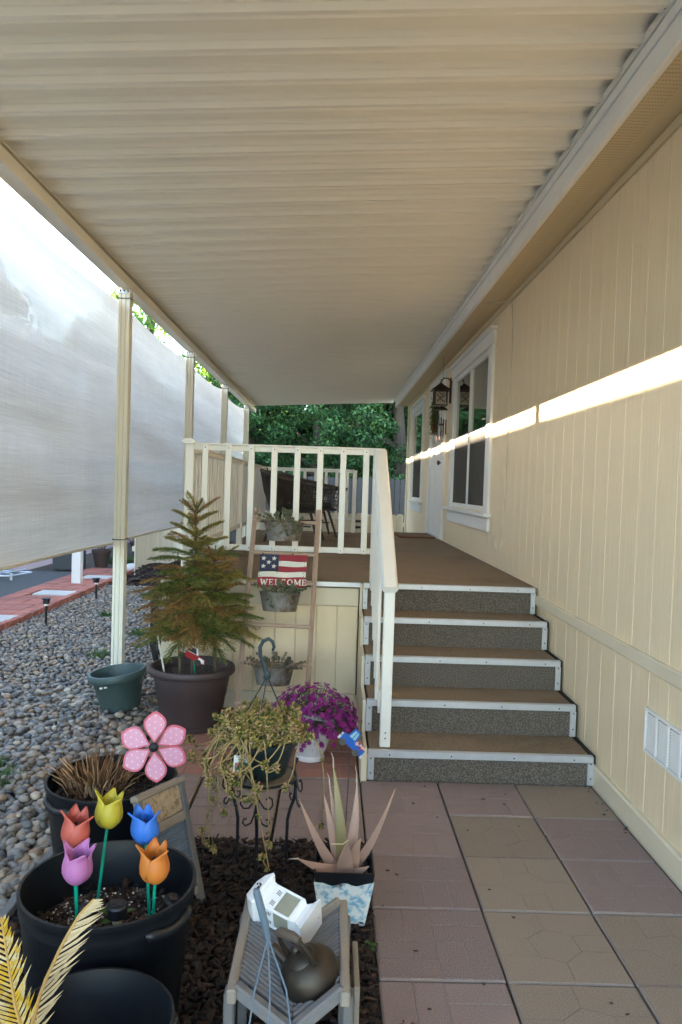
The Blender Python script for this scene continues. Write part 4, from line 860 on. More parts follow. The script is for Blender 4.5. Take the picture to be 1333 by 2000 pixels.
tulip('orange plastic tulip, lowest on the right side of the pot', (-.437, 1.98, .478), .31, (.75, .22, .005), 1.08, (0, -.05), .6, (-.444, 1.99))
# solar stake lights standing in the pot
def solar(label, c, tilt):
    r = thing('solar_light', label, 'solar light', c, 'solar stake lights in the largest black pot'); b = MB(); b.lathe([(.021, .062), (.026, .066), (.0265, .094), (.023, .099), (0, .1)], (0, 0, 0), 24); hd = b.build('lamp_cap', M_iron, r, local=True)
    b = MB(); b.box((0, 0, .1005), (.023, .023, .002), None, .0005); b.build('solar_cell', mat('solar_cell', (.03, .022, .03), .25, .1), r, local=True)
    b = MB(); b.lathe([(.010, .028), (.016, .062), (0, .063)], (0, 0, 0), 18); b.build('lens', mat('cream_lens', (.55, .50, .36), .35, .05, trans=.2), r, local=True)
    b = MB(); b.lathe([(.011, -.03), (.012, .03), (.009, .031)], (0, 0, 0), 12); b.build('stake', M_black, r, local=True); r.rotation_euler = tilt
solar('solar light with cream lens, middle of the three in the big pot', (-.533, 1.985, .325), (.12, -.04, .3))
solar('solar light half hidden by the pale frond, under the pink tulip', (-.617, 1.975, .315), (.06, .08, 0))
solar('solar light leaning beside the orange tulip stem', (-.430, 2.07, .30), (.25, .2, .5))
r = thing('weed_sprout', 'small green broad-leaved weed sprouting behind the middle solar light', 'weed', (-.57, 2.08, .315)); M_weed = mat('weed_leaf', (.07, .16, .03), .5, .2, 20, trans=.3)
def leafblade(b, p, d, L, w, droop=.3, n=5, cup=.25):
    p = Vector(p); d = Vector(d).normalized(); sd = d.cross(Vector((0, 0, 1)))
    sd = sd.normalized() if sd.length > .05 else Vector((1, 0, 0))
    vs = []; fs = []
    for i in range(n+1):
        t_ = i/n; c = p+d*L*t_-Vector((0, 0, droop*L*t_*t_)); ww = w*math.sin(PI*min(.985, t_*.93+.07))**.8; u3 = sd.cross(d).normalized()
        vs += [c-sd*ww+u3*ww*cup, c, c+sd*ww+u3*ww*cup]
    for i in range(n): fs += [(3*i, 3*i+1, 3*i+4, 3*i+3), (3*i+1, 3*i+2, 3*i+5, 3*i+4)]
    b.add(vs, fs)
for a, z, L in ((.2, .8, .075), (1.6, .5, .05), (2.9, .9, .06), (4.1, .4, .05), (5.2, .6, .06)):
    b = MB(); leafblade(b, (-.57, 2.08, .318), (math.cos(a), math.sin(a), z), L, .011); b.build('leaf', M_weed, r, smooth=180)
# cut back brown plant
dp = thing('dead_plant', 'cut back brown plant of stiff dry stubs in the rear black pot', 'dead plant', (-.87, 2.90, .35))
V = []; F = []; o_ = 0
M_dry = mat('dry_stalk', (.2, .1, .05), .85, .3, 30, .2, 80, pal=['#4a2c1c', '#7a5230', '#a5825c', '#c6ab86', '#5a3a26', '#8f6a44'])
b = MB()
for k in range(230):
    a = U(0, 6.28); rr = .115*math.sqrt(U(0, 1)); x, y = -.87+rr*math.cos(a), 2.90+rr*math.sin(a)*.9; h = U(.06, .13)*(1.35-rr/.115*.55); l = U(.2, .9)*h*(.25+rr/.115); d = a+U(-.5, .5)
    w = U(.0035, .0075); b.tube([(x, y, .34), (x+l*.4*math.cos(d), y+l*.4*math.sin(d), .34+h*.6), (x+l*math.cos(d), y+l*math.sin(d), .34+h)], [w, w*.9, w*.35], 4, cap=True, flat=.45)
tag(b.build('dry_stalk', M_dry, dp, smooth=0), kind='stuff')
# sago fronds
M_fr = mat('pale_dry_frond', (.56, .43, .24), .6, .15, 10, rv=.15, trans=.2); M_fy = mat('yellow_frond', (.55, .33, .02), .5, .2, 6, rv=.25, trans=.3, dirt=(.62, .52, .30), ds=20, dt=(.5, .62)); M_rach = mat('frond_rib', (.42, .25, .07), .6, .15, 30)
def frond(label, pts, L0, n, side, m, lmax, wv, frm=.08):
    t_ = thing('sago_frond', label, 'palm frond', pts[0]); P = [Vector(p) for p in pts]
    def at(u): k = min(len(P)-2, int(u*(len(P)-1))); f = u*(len(P)-1)-k; return P[k].lerp(P[k+1], f), (P[k+1]-P[k]).normalized()
    b = MB(); b.tube([at(i/14)[0] for i in range(15)], [.0055-.0035*i/14 for i in range(15)], 6); b.build('rib', M_rach, t_)
    for i in range(n):
        u = frm+(1-frm)*i/n
        for sg in side:
            p, d = at(u); s = d.cross(Vector(wv)).normalized()*sg; L = lmax*math.sin(PI*min(.97, .22+.72*u))*U(.85, 1.1)
            dir_ = (s*U(.5, .75)+d*.85+Vector(wv).normalized()*U(.05, .4)).normalized() if sg*side[0] > 0 else (s*.8+d*.7+Vector(wv).normalized()*.2).normalized()
            b = MB(); q = p; w = .0030; e1 = q+dir_*L*.55-Vector((0, 0, .0)); e2 = q+dir_*L+d*L*.10; s2 = dir_.cross(Vector(wv)).normalized()*w; u3 = Vector(wv).normalized()*w*.6
            vs = [q-s2*.7, q+s2*.7, q-u3*.5, e1-s2, e1+s2, e1-u3, e2, ]
            b.add(vs, [(0, 2, 5, 3), (2, 1, 4, 5), (0, 3, 4, 1), (3, 5, 6), (5, 4, 6), (3, 6, 4)]); b.build('leaflet', m, t_, smooth=0)
    return t_
frond('pale dried sago frond curving up to the right from the bottom left pot', [(-.60, 1.56, .30), (-.592, 1.555, .39), (-.575, 1.57, .47), (-.545, 1.60, .545), (-.515, 1.615, .60), (-.487, 1.62, .63)], 0, 30, (1,), M_fr, .085, (.15, -1, .25), .16)
frond('bright yellow sago frond rising at the left edge of the picture', [(-.565, 1.49, .30), (-.575, 1.48, .42), (-.592, 1.47, .50), (-.606, 1.47, .58), (-.624, 1.475, .67)], 0, 26, (1, -1), M_fy, .075, (.1, -1, .3), .15)

# pinwheel flower
pw = thing('pinwheel_flower', 'pink pinwheel flower with six dotted petals on a stake in the rear pot', 'pinwheel', (-.626, 2.78, .345)); hub = Vector((-.626, 2.765, .563)); M_pk = mat('pink_petal_rim', (.56, .115, .17), .55, .06); M_pk2 = mat('light_pink_petal', (.62, .30, .42), .6, .06, 30); M_dot = mat('white_dot', (.70, .48, .58), .6, .03)
fx_, fy_ = Vector((.985, .10, -.05)).normalized(), Vector((.04, .12, .99)).normalized(); fz_ = fx_.cross(fy_).normalized(); fy_ = fz_.cross(fx_)
def petal_poly(s, L=.128, w=.041): 
    P = []
    for i in range(40):
        t_ = i/40*2*PI; v = (1-math.cos(t_))/2; y = .012+ (L-.012)*v; ww = w*math.sin(PI*v**1.45)**.82 if 0 < v < 1 else 0; P.append((ww*(1 if t_ < PI else -1), y))
    cy_ = .072; return [(x*s, cy_+(y-cy_)*s) for x, y in P]
for k, a in enumerate((92, 32, -22, -80, -142, 160)):
    ra = math.radians(a-90); M = basis(hub, fx_, fy_, fz_) @ RZ(ra) @ Matrix.Rotation(.20, 4, 'Y')
    b = MB(); b.prism(petal_poly(1.0), -.002, .002, M); pt = b.build('petal', M_pk, pw)
    b = MB(); b.prism(petal_poly(.84), .002, .0036, M); b.build('petal_panel', M_pk2, pt)
    b = MB()
    for j in range(-2, 3):
        for i in range(6):
            x, y = j*.021, .046+i*.022+(.011 if j % 2 else 0)
            if (x/.030)**2+((y-.082)/.040)**2 < 1: b.lathe([(.0034, 0), (.0034, .0006), (0, .0007)], (x, y, .0036), 8, M)
    if b.v: tag(b.build('dots', M_dot, pt, smooth=0), kind='stuff')
b = MB(); b.lathe([(.017, -.006), (.017, .006), (.010, .012), (0, .014)], (0, 0, .004), 20, basis(hub, fx_, fy_, fz_)); b.build('hub', M_iron, pw)
b = MB(); b.tube([hub-fz_*.01, (-.632, 2.80, .45), (-.635, 2.81, .30)], .004, 6); b.build('stake', M_iron, pw)

# leaning washboard
TL, TR, FR = Vector((-.650, 2.585, .452)), Vector((-.540, 2.845, .430)), Vector((-.428, 2.765, .0)); u = (TR-TL).normalized(); wv = (TR-TL).length; dn = (FR-TR); Lw = dn.length; dn.normalize(); nrm = u.cross(dn).normalized(); dn = nrm.cross(u).normalized()
if nrm.x < 0: nrm = -nrm
wb = thing('washboard', 'old wooden washboard with ribbed metal plate leaning against the black pots', 'washboard', (-.50, 2.65, 0)); M = basis(TL, u, dn, nrm)
for x in (0, wv-.03): b = MB(); b.box((x+.015, Lw/2, .0), (.03, Lw, .024), M, .004); b.build('side_rail', M_wood2, wb)
b = MB(); b.box((wv/2, .012, .0), (wv+.012, .022, .032), M, .006); b.build('top_rail', M_wood, wb)
b = MB(); b.box((wv/2, .070, -.002), (wv-.061, .094, .014), M, .002); tp = b.build('top_panel', mat('carved_wood_panel', (.40, .31, .20), .8, .25, 5, .8, 16, .004, stretch=(2, 9, 9), dirt=(.22, .14, .08), ds=6, dt=(.5, .62)), wb)
b = MB(); b.box((wv/2, .135, .002), (wv-.061, .034, .018), M, .003); b.build('cross_bar', M_wood, wb)
M_zinc = mat('blue_grey_zinc', (.22, .28, .36), .45, .15, 20, .1, 60, metal=.5)
b = MB(); b.grid(lambda a, c: tuple(M @ Vector((.03+a*(wv-.06), .153+c*.235, -.002+.0035*math.sin(c*2*PI*19)+.001*math.sin(a*2*PI*22)))), 66, 152); b.build('ribbed_plate', M_zinc, wb, smooth=180)
b = MB(); b.box((wv/2, .40, .0), (wv-.061, .026, .016), M, .003); b.build('lower_bar', M_wood, wb)

# dark green pot, brown pot with Norfolk pine
gp = thing('green_plant_pot', 'empty dark green plastic pot tilted on the river stones beside the roof post', 'plant pot', (-1.385, 5.12, -.005)); gp.rotation_euler = (.03, -.13, 0)
M_gpot = mat('dark_green_plastic', (.055, .085, .082), .5, .12, 6, .05, 80, dirt=(.12, .13, .12), ds=9, dt=(.6, .9))
rib = lambda r, z, a, th: r*(1-.016*(a % 4 == 0)) if z < .20 and r > .05 else r
b = MB(); b.lathe([(.118, 0), (.126, .01), (.128, .018), (.166, .205), (.172, .21), (.188, .215), (.192, .225), (.192, .25), (.186, .26), (.172, .26), (.166, .245), (.160, .2), (.12, .02)], (0, 0, 0), 64, fn=rib); b.build('shell', M_gpot, gp, local=True, smooth=50)
b = MB(); b.box((-.06, -.178, .195), (.018, .004, .012), None, .001); b.box((-.03, -.18, .197), (.022, .004, .010), None, .001); b.build('sticker_scrap', M_offw, gp, local=True)
bp = thing('brown_plant_pot', 'large brown plastic pot with ribbed lower half holding the Norfolk pine', 'plant pot', (-.855, 4.78, 0)); M_bpot = mat('brown_plastic', (.062, .044, .046), .5, .1, 6, .05, 80)
rib2 = lambda r, z, a, th: r*(1-.022*(a % 2)) if .05 < z < .20 and r > .1 else r
b = MB(); b.lathe([(.165, .03), (.185, .035), (.193, .05), (.212, .20), (.217, .205), (.238, .335), (.262, .342), (.270, .352), (.270, .372), (.262, .386), (.248, .388), (.236, .375), (.228, .335), (.18, .05)], (-.855, 4.78, 0), 128, fn=rib2); b.build('shell', M_bpot, bp, smooth=40)
b = MB(); b.lathe([(.16, 0), (.182, .004), (.188, .034), (.175, .034), (.165, .02)], (-.855, 4.78, 0), 48); b.build('saucer', M_bpot, bp)
b = MB(); b.grid(lambda u_, v_: (-.855+.226*v_*math.cos(2*PI*u_), 4.78+.226*v_*math.sin(2*PI*u_), .33+.012*noise.noise(Vector((6*v_*math.cos(2*PI*u_), 6*v_*math.sin(2*PI*u_), 1)))), 36, 8); b.build('soil', M_potsoil, bp, smooth=180)
pine = thing('norfolk_pine', 'potted Norfolk pine with tiered green branches turning rusty orange', 'conifer', (-.84, 4.78, .33)); V = []; F = []; MI = []
Mp = [mat('pine_green', (.13, .165, .035), .6, .2, 30, rv=.25, trans=.15), mat('pine_olive', (.26, .22, .055), .6, .2, 30, rv=.25, trans=.15), mat('pine_rust', (.32, .18, .06), .65, .2, 30, rv=.25, trans=.12), mat('pine_deep_green', (.07, .11, .03), .6, .2, 30, rv=.25, trans=.1)]
def needle_shoot(p, d, L, r, mi, den=1.0):
    n = max(5, int(L/.0042*den)); d = d.normalized(); a0 = d.orthogonal().normalized(); b0 = d.cross(a0)
    for i in range(n):
        u_ = (i+.5)/n; c = p+d*L*u_-Vector((0, 0, .12*L*u_*u_)); th = U(0, 6.28); s = (a0*math.cos(th)+b0*math.sin(th)); tip = c+s*r*(1.1-.5*u_)+d*r*1.1+Vector((0, 0, r*.35)); w = d.cross(s)*r*.24; o = len(V)
        V.extend([c-w, c+w, tip]); F.append((o, o+1, o+2)); MI.append(mi)
br = MB(); tiers = []; z = 1.36
zs_ = [1.345, 1.27, 1.19, 1.115, 1.04, .97, .905, .84, .78, .72, .665, .615, .575]
for s_i, (bx_, by_, zt, scl) in enumerate(((-.852, 4.78, 1.405, 1.0), (-.735, 4.83, 1.14, .86), (-.93, 4.70, .98, .8))):
    br.tube([(bx_-.0+(.02 if s_i else 0), by_, .31), (bx_, by_, .7), (bx_-.004, by_, zt-.06), (bx_, by_, zt)], [.013, .010, .005, .002], 7)
    needle_shoot(Vector((bx_, by_, zt-.09)), Vector((0, 0, 1)), .095, .012, 1, 1.2)
    for ti, z in enumerate(zs_):
        if z > zt-.045: continue
        dep = (zt-z); L = min(.37, .085+.50*dep)*scl*U(.9, 1.08); nb = 6; ph = U(0, 6.28)
        for k in range(nb):
            a = ph+k*2*PI/nb+U(-.25, .25); l = L*U(.78, 1.12); rise = .95 if dep < .12 else (.75 if dep < .3 else .45-.45*max(0, dep-.40)); P0 = Vector((bx_, by_, z+U(-.02, .02))); rad = Vector((math.cos(a), math.sin(a), 0))
            pts = [P0+rad*l*t_+Vector((0, 0, l*(rise*t_-.38*t_*t_*(.5+dep)))) for t_ in (0, .25, .5, .75, 1)]
            br.tube(pts, [.0042, .0035, .003, .0022, .0012], 5)
            rust = random.random(); bm_ = (2 if rust < (.40 if dep < .2 else .22) else 1) if dep < .35 else (2 if rust < (.20+.3*(dep > .62)) else (1 if rust < .55 else 0)); 
            nl = max(5, int(l/.012))
            for j in range(nl+1):
                u_ = .12+.88*j/nl; kk = min(3, int(u_*4)); f = u_*4-kk; p = pts[kk].lerp(pts[kk+1], f); dd = (pts[kk+1]-pts[kk]).normalized(); sd = dd.cross(Vector((0, 0, 1))).normalized()
                if j == nl: needle_shoot(p-dd*.03, dd, .045, .012, 2 if random.random() < .4 else bm_); break
                sl_ = (.085 if dep > .22 else .03)*math.sin(PI*min(1, .18+u_*.82))**.7*U(.7, 1.15)+.01
                for sg in (-1, 1):
                    dv = sd*sg*.8+dd*.75-Vector((0, 0, .10+.45*(dep > .5)*U(0, 1))); needle_shoot(p, dv, sl_, .0090, bm_ if random.random() < .75 else random.choice((0, 1, 3)), 1.15)
                needle_shoot(p, dd, .026, .0135, bm_, 1.6)
br.build('trunk', mat('pine_bark', (.12, .09, .06), .85, .2, 30), pine)
tag(big_mesh('needles', V, F, Mp, pine, smooth=False, mi=MI), kind='stuff')
b = MB(); b.tube([(-1.088, 4.79, .615), (-1.012, 4.72, .33)], .0055, 8); tag(b.build('support_stick', M_offw), 'thin white stick poking up from the brown pot left of the pine', 'stick')
# red and white car ornament
def cutout(b, pl, z0, z1, M): b.prism(pl, z0, z1, M)
co_ = thing('car_ornament', 'red and white car ornament on a wire stake in the brown pot', 'garden ornament', (-.83, 4.60, .34)); o = Vector((-.825, 4.60, .485)); uu = Vector((.86, .1, -.42)).normalized(); vv = Vector((.40, 0, .90)); vv = (vv-uu*vv.dot(uu)).normalized(); M = basis(o, uu, vv, uu.cross(vv))
if (uu.cross(vv)).y > 0: M = basis(o, uu, vv, uu.cross(vv)) @ Matrix.Diagonal((1, 1, -1, 1))
Mred = mat('glossy_red_paint', (.36, .012, .018), .35, .05); Mwht = mat('glossy_white_paint', (.74, .74, .76), .35, .04); Mblk = mat('matt_black_paint', (.015, .015, .018), .5, .05)
b = MB(); cutout(b, [(-.085, -.02), (.085, -.025), (.09, .0), (.06, .012), (.03, .014), (-.07, .016), (-.09, .005)], -.004, .004, M); b.build('car_body', Mred, co_)
b = MB(); cutout(b, [(-.055, .016), (.035, .014), (.015, .055), (-.03, .058)], -.0035, .0035, M); cutout(b, [(-.09, -.004), (-.045, -.002), (-.05, .022), (-.085, .02)], .004, .0065, M); cutout(b, [(.04, -.016), (.088, -.018), (.08, .004), (.045, .008)], .004, .0065, M); b.build('white_trim', Mwht, co_)
b = MB(); cutout(b, [(-.042, .02), (.022, .018), (.008, .046), (-.026, .048)], .0035, .006, M)
for x in (-.055, .05): b.lathe([(.020, -.006), (.020, .008), (0, .0081)], (x, -.024, 0), 16, M)
b.build('wheels_and_glass', Mblk, co_)
b = MB(); b.tube([(-.815, 4.605, .48), (-.805, 4.62, .32)], .004, 6); b.build('stake', M_green, co_)
# iron trellis behind pine
it = thing('iron_trellis', 'black iron trellis with an arched top, half hidden behind the potted pine', 'trellis', (-1.20, 5.58, 0)); b = MB(); c0 = Vector((-1.20, 5.60, 0))
for k in range(2): w_ = .105-.03*k; b.tube([c0+Vector((x*(.35 if z < .05 else 1), -k*.03, z)) for x, z in ((-w_*.55, 0), (-w_, .32), (-w_, .62), (-w_*.75, .715), (0, .75), (w_*.75, .715), (w_, .62), (w_, .32), (w_*.55, 0))], .011, 7)
b.build('arched_frame', M_iron, it); b = MB()
for x in (-.06, -.03, 0, .03, .06): b.tube([c0+Vector((x*.55, -.015, 0)), c0+Vector((x, -.015, .35)), c0+Vector((x, -.015, .70))], .0055, 6)
for z in (.2, .34, .5, .62): b.tube([c0+Vector((-.10, -.02, z)), c0+Vector((.10, -.02, z))], .006, 6)
b.build('bar', M_iron, it)
b = MB(); b.tube([c0+Vector((.0+.05*math.sin(k*.9), -.045+.02*math.cos(k*.7), .05+.012*k)) for k in range(30)], .012, 6); b.build('dark_vine', mat('dead_dark_vine', (.03, .025, .02), .9, .2, 40), it)
b = MB(); b.lathe([(.018, 0), (.024, .05), (.02, .05)], (-1.165, 5.54, .27), 14); b.lathe([(.02, 0), (.03, .06), (.026, .06)], (-1.16, 5.53, .05), 14); b.build('teal_clip', M_teal, it)

# ================================================================ LADDER, TINS, SIGN
lad = thing('wooden_ladder', 'slim weathered wooden ladder leaning against the deck front and railing', 'ladder', (-.335, 4.66, 0))
def ly_(z): return 4.655+(z/1.36)*(5.290-4.655)
def lxl(z): return -.565+.031*z/1.36
def lxr(z): return -.130+.031*z/1.36
for fx in (lxl, lxr): b = MB(); b.tube([(fx(0), ly_(0), .0), (fx(1.36), ly_(1.36), 1.365)], .0165, 4); b.build('side_rail', M_ladder, lad, smooth=0)
for z in (1.28, 1.07, .885, .62, .395, .165):
    b = MB(); b.tube([(lxl(z)-.012, ly_(z)-.004, z+.004), (lxr(z)+.012, ly_(z)-.004, z-.004)], .013, 6, flat=1.0); b.build('rung', M_ladder, lad)
    for fx in (lxl, lxr): b = MB(); b.ell((fx(z), ly_(z)-.0165, z), (.004, .003, .004), 1); b.build('nail', M_screw, lad.children[-1])
def tin(label, c, w, h, rot=0):
    r = thing('tin_planter', label, 'planter', c, 'oval tin planters hung on the ladder'); b = MB()
    b.lathe([(.80, 0), (.985, h*.93), (1.0, h*.95), (1.015, h), (.985, h), (.965, h*.93), (.86, h*.5)], (0, 0, 0), 40, fn=lambda r_, z, a, th: r_*w/2*(1+.0*z), sx=1, sy=.46); b.build('tin', M_tin, r, local=True, smooth=50)
    b = MB(); b.grid(lambda u_, v_: (.95*w/2*v_*math.cos(2*PI*u_), .95*.46*w/2*v_*math.sin(2*PI*u_), h*.80+.006*noise.noise(Vector((u_*9, v_*4, w)))), 30, 5); b.build('soil', M_potsoil, r, local=True, smooth=180)
    b = MB(); b.tube([(-.03, .46*w/2-.005, h*.9), (-.03, .46*w/2+.02, h+.03), (-.03, .46*w/2+.035, h+.02), (-.03, .46*w/2+.035, h)], .004, 5); b.tube([(.05, .46*w/2-.005, h*.9), (.05, .46*w/2+.02, h+.03), (.05, .46*w/2+.035, h+.02), (.05, .46*w/2+.035, h)], .004, 5); b.build('hook', M_iron, r, local=True); r.rotation_euler.z = rot; return r
M_suc = mat('grey_green_succulent', (.12, .17, .11), .55, .15, 30, rv=.25, trans=.12, pal=[(.09, .14, .09), (.15, .20, .13), (.22, .22, .15), (.11, .17, .07)])
M_suc2 = mat('dusky_succulent', (.10, .10, .07), .55, .2, 30, rv=.3, trans=.1, pal=[(.06, .08, .05), (.13, .11, .09), (.17, .13, .10), (.10, .12, .06)])
M_stemb = mat('succulent_stem', (.26, .19, .10), .7, .15, 40)
def rosette(V, F, p, d, s, n=9, flat=.5):
    d = d.normalized(); a0 = d.orthogonal().normalized(); b0 = d.cross(a0)
    for i in range(n):
        th = i*2.4+U(-.2, .2); lay = i/n; dr = (a0*math.cos(th)+b0*math.sin(th))*(1-.55*lay)+d*(flat+lay*.8); dr.normalize(); L = s*U(.8, 1.1)*(1-.25*lay); sd = dr.cross(d).normalized()*L*.30; u3 = sd.cross(dr).normalized()*L*.16; q = p+d*s*.5*lay; o = len(V)
        V.extend([q, q+dr*L*.55-sd-u3, q+dr*L*.55+sd-u3, q+dr*L, q+dr*L*.5+u3*.8]); F.extend([(o, o+1, o+4), (o, o+4, o+2), (o+1, o+3, o+4), (o+4, o+3, o+2), (o, o+2, o+1), (o+1, o+2, o+3)])
def succulent(name, label, c, w, dep, n, hmin, hmax, s, m, droop=.0, seed=1, cat='succulent'):
    random.seed(seed); t_ = thing(name, label, cat, c); V = []; F = []; st = MB(); c = Vector(c)
    for k in range(n):
        x = U(-w/2, w/2); y = U(-dep/2, dep/2); h = U(hmin, hmax)*(1-.35*abs(x)/(w/2)); lean = Vector((x*U(.2, 1.0), y*.8-U(0, .04), 0)); p0 = c+Vector((x*.8, y*.8, 0))
        p2 = p0+lean+Vector((0, 0, h)); pm_ = p0+lean*.3+Vector((0, 0, h*.6))
        if random.random() < droop: p2 = p0+Vector((U(-.08, .08), -dep/2-.03, -U(.01, .06))); pm_ = p0+Vector((0, -dep*.4, .035))
        st.tube([p0, pm_, p2], [.0035, .003, .0025], 5)
        dd = (p2-pm_).normalized()
        for j in range(4): q = pm_.lerp(p2, j/3); rosette(V, F, q, dd+Vector((U(-.2, .2), U(-.2, .2), .2)), s*U(.7, 1.1)*(.8+.2*j/3), 7)
    tag(st.build('stems', M_stemb, t_), kind='stuff'); tag(big_mesh('leaves', V, F, m, t_, smooth=False), kind='stuff'); return t_
tin('oval tin planter on the top ladder rung, in front of the railing', (-.325, ly_(1.27)-.105, 1.158), .272, .125, .02)
succulent('succulent_plant', 'grey-green succulents growing in the topmost tin planter', (-.325, ly_(1.27)-.105, 1.258), .23, .10, 30, .03, .115, .024, M_suc, .22, 3)
tin('darker rusty tin planter under the welcome sign on the ladder', (-.328, ly_(.87)-.10, .712), .270, .125, -.03)
succulent('succulent_plant', 'succulents in the rusty tin below the welcome sign', (-.315, ly_(.87)-.10, .812), .21, .10, 22, .03, .10, .024, M_suc, .1, 4)
tin('lowest tin planter on the ladder, behind the curved hanger hook', (-.340, ly_(.40)-.10, .285), .255, .115, .05)
succulent('succulent_plant', 'leggy dusky succulents in the lowest tin on the ladder', (-.32, ly_(.40)-.10, .375), .24, .10, 26, .04, .13, .020, M_suc2, .0, 5)
random.seed(77)
# welcome sign
sg = thing('welcome_sign', 'wooden flag sign with stars, wavy stripes and the word WELCOME on the ladder', 'sign', (-.32, ly_(.96), .95)); tz = math.atan2(5.290-4.655, 1.365); so_ = Vector((-.478, ly_(1.055)-.024, 1.058)); du = Vector((1, 0, .01)).normalized(); dv = -Vector((0, math.sin(tz), math.cos(tz))); nv = dv.cross(du).normalized()
if nv.y > 0: nv = -nv
SW, SH = .315, .228
M = basis(so_, du, dv, nv)
def wav(x, ph): return .0028*math.sin(x/SW*9+ph)
def stripe(x0, x1, ya, yb, pa, pb, z, m, nm, th=.012):
    top = [(x0+(x1-x0)*i/16, ya+wav(x0+(x1-x0)*i/16, pa)*(pa is not None and pa != 99)) for i in range(17)]; bot = [(x0+(x1-x0)*i/16, yb+wav(x0+(x1-x0)*i/16, pb)*(pb != 99)) for i in range(16, -1, -1)]
    b = MB(); b.prism(top+bot, z, z+th, M); return b.build(nm, m, sg, smooth=0)
cx_ = SW*.40; rows = [0, .047, .088, .124, .157]
stripe(cx_+.001, SW, 0, .043, 99, 0, 0, M_red, 'stripe'); stripe(cx_+.001, SW-.002, .0445, .081, 0, 1.2, -.003, M_offw, 'stripe'); stripe(cx_+.001, SW, .0825, .117, 1.2, 2.2, 0, M_red, 'stripe')
b = MB(); b.prism([(0, 0), (cx_-.001, 0), (cx_-.001, .110), (0, .114)], 0, .014, M); cn = b.build('star_field', M_navy, sg, smooth=0)
for sx_, sy_ in ((.026, .028), (.096, .028), (.061, .055), (.026, .083), (.096, .083)):
    P5 = []
    for k in range(10): r_ = .0175 if k % 2 == 0 else .0075; a = -PI/2+k*PI/5+.1; P5.append((sx_+r_*math.cos(a), sy_+r_*math.sin(a)))
    b = MB(); b.prism(P5, .0142, .0185, M); b.build('star', M_offw, cn, smooth=0)
stripe(-.004, SW-.004, .119, .156, 2.6, 3.0, -.003, M_offw, 'stripe'); wd = stripe(-.006, SW-.006, .1575, .226, 3.0, 99, 0, M_red, 'word_board')
for x, y in ((.135, .05), (SW-.015, .052), (SW-.015, .076), (.005, .125), (.12, .122), (SW-.02, .128), (.005, .147), (SW-.02, .150)): b = MB(); b.lathe([(.003, 0), (.003, .0015), (0, .002)], (x, y, .0095), 8, M); b.build('nail', M_screw, wd)
# serif block letters
def letter(ch):
    def seg(x0, y0, x1, y1, w): d = Vector((x1-x0, y1-y0)).normalized(); n = Vector((-d.y, d.x))*w/2; return [(x0-n.x, y0-n.y), (x1-n.x, y1-n.y), (x1+n.x, y1+n.y), (x0+n.x, y0+n.y)]
    B = .20; s = .11; R = []
    if ch == 'W': R = [seg(.10, 1, .30, 0, B), seg(.30, 0, .5, .8, s), seg(.5, .8, .70, 0, B), seg(.70, 0, .92, 1, s), seg(-.05, .96, .28, .96, .09), seg(.76, .96, 1.06, .96, .09), seg(.38, .82, .62, .82, .09)]
    if ch == 'E': R = [seg(.2, 0, .2, 1, B), seg(.02, .95, .85, .95, .10), seg(.02, .05, .88, .05, .10), seg(.2, .5, .65, .5, .10), seg(.82, .78, .82, 1, .09), seg(.85, 0, .85, .26, .09), seg(.63, .38, .63, .62, .08)]
    if ch == 'L': R = [seg(.22, 0, .22, 1, B), seg(.02, .95, .44, .95, .10), seg(.02, .05, .85, .05, .10), seg(.82, 0, .82, .30, .09)]
    if ch == 'M': R = [seg(.14, 0, .14, 1, s), seg(.16, .98, .5, .15, B), seg(.5, .15, .86, .98, s), seg(.86, 0, .86, 1, B), seg(0, .04, .28, .04, .09), seg(.70, .04, 1.02, .04, .09), seg(0, .96, .2, .96, .09), seg(.8, .96, 1.02, .96, .09)]
    if ch in 'CO':
        a0, a1 = (50, 310) if ch == 'C' else (0, 360); n = 18; o_, i_ = [], []
        for k in range(n):
            for q in (0, 1):
                pass
            t0 = math.radians(a0+(a1-a0)*k/n); t1 = math.radians(a0+(a1-a0)*(k+1)/n)
            R.append([(.5+.48*math.cos(t0), .5+.52*math.sin(t0)), (.5+.48*math.cos(t1), .5+.52*math.sin(t1)), (.5+.28*math.cos(t1), .5+.40*math.sin(t1)), (.5+.28*math.cos(t0), .5+.40*math.sin(t0))])
        if ch == 'C': R += [seg(.80, .66, .80, 1.0, .10)]
    return R
x = .012
for ch, wd_ in (('W', .050), ('E', .034), ('L', .031), ('C', .038), ('O', .040), ('M', .046), ('E', .035)):
    b = MB()
    for k, pl_ in enumerate(letter(ch)): b.prism([(x+px*wd_, .212-py*.040) for px, py in pl_], .0122, .0150+.0001*k, M)
    tag(b.build('letter', M_offw, wd, smooth=0), label='white letter '+ch); x += wd_+.0058
for xx in (.015, .215): b = MB(); b.tube([M @ Vector((xx, .004, .005)), M @ Vector((xx, -.012, .008)), M @ Vector((xx+.004, -.018, -.004)), M @ Vector((xx+.002, .0, -.014))], .0018, 5); b.build('hanging_wire', M_iron, sg)

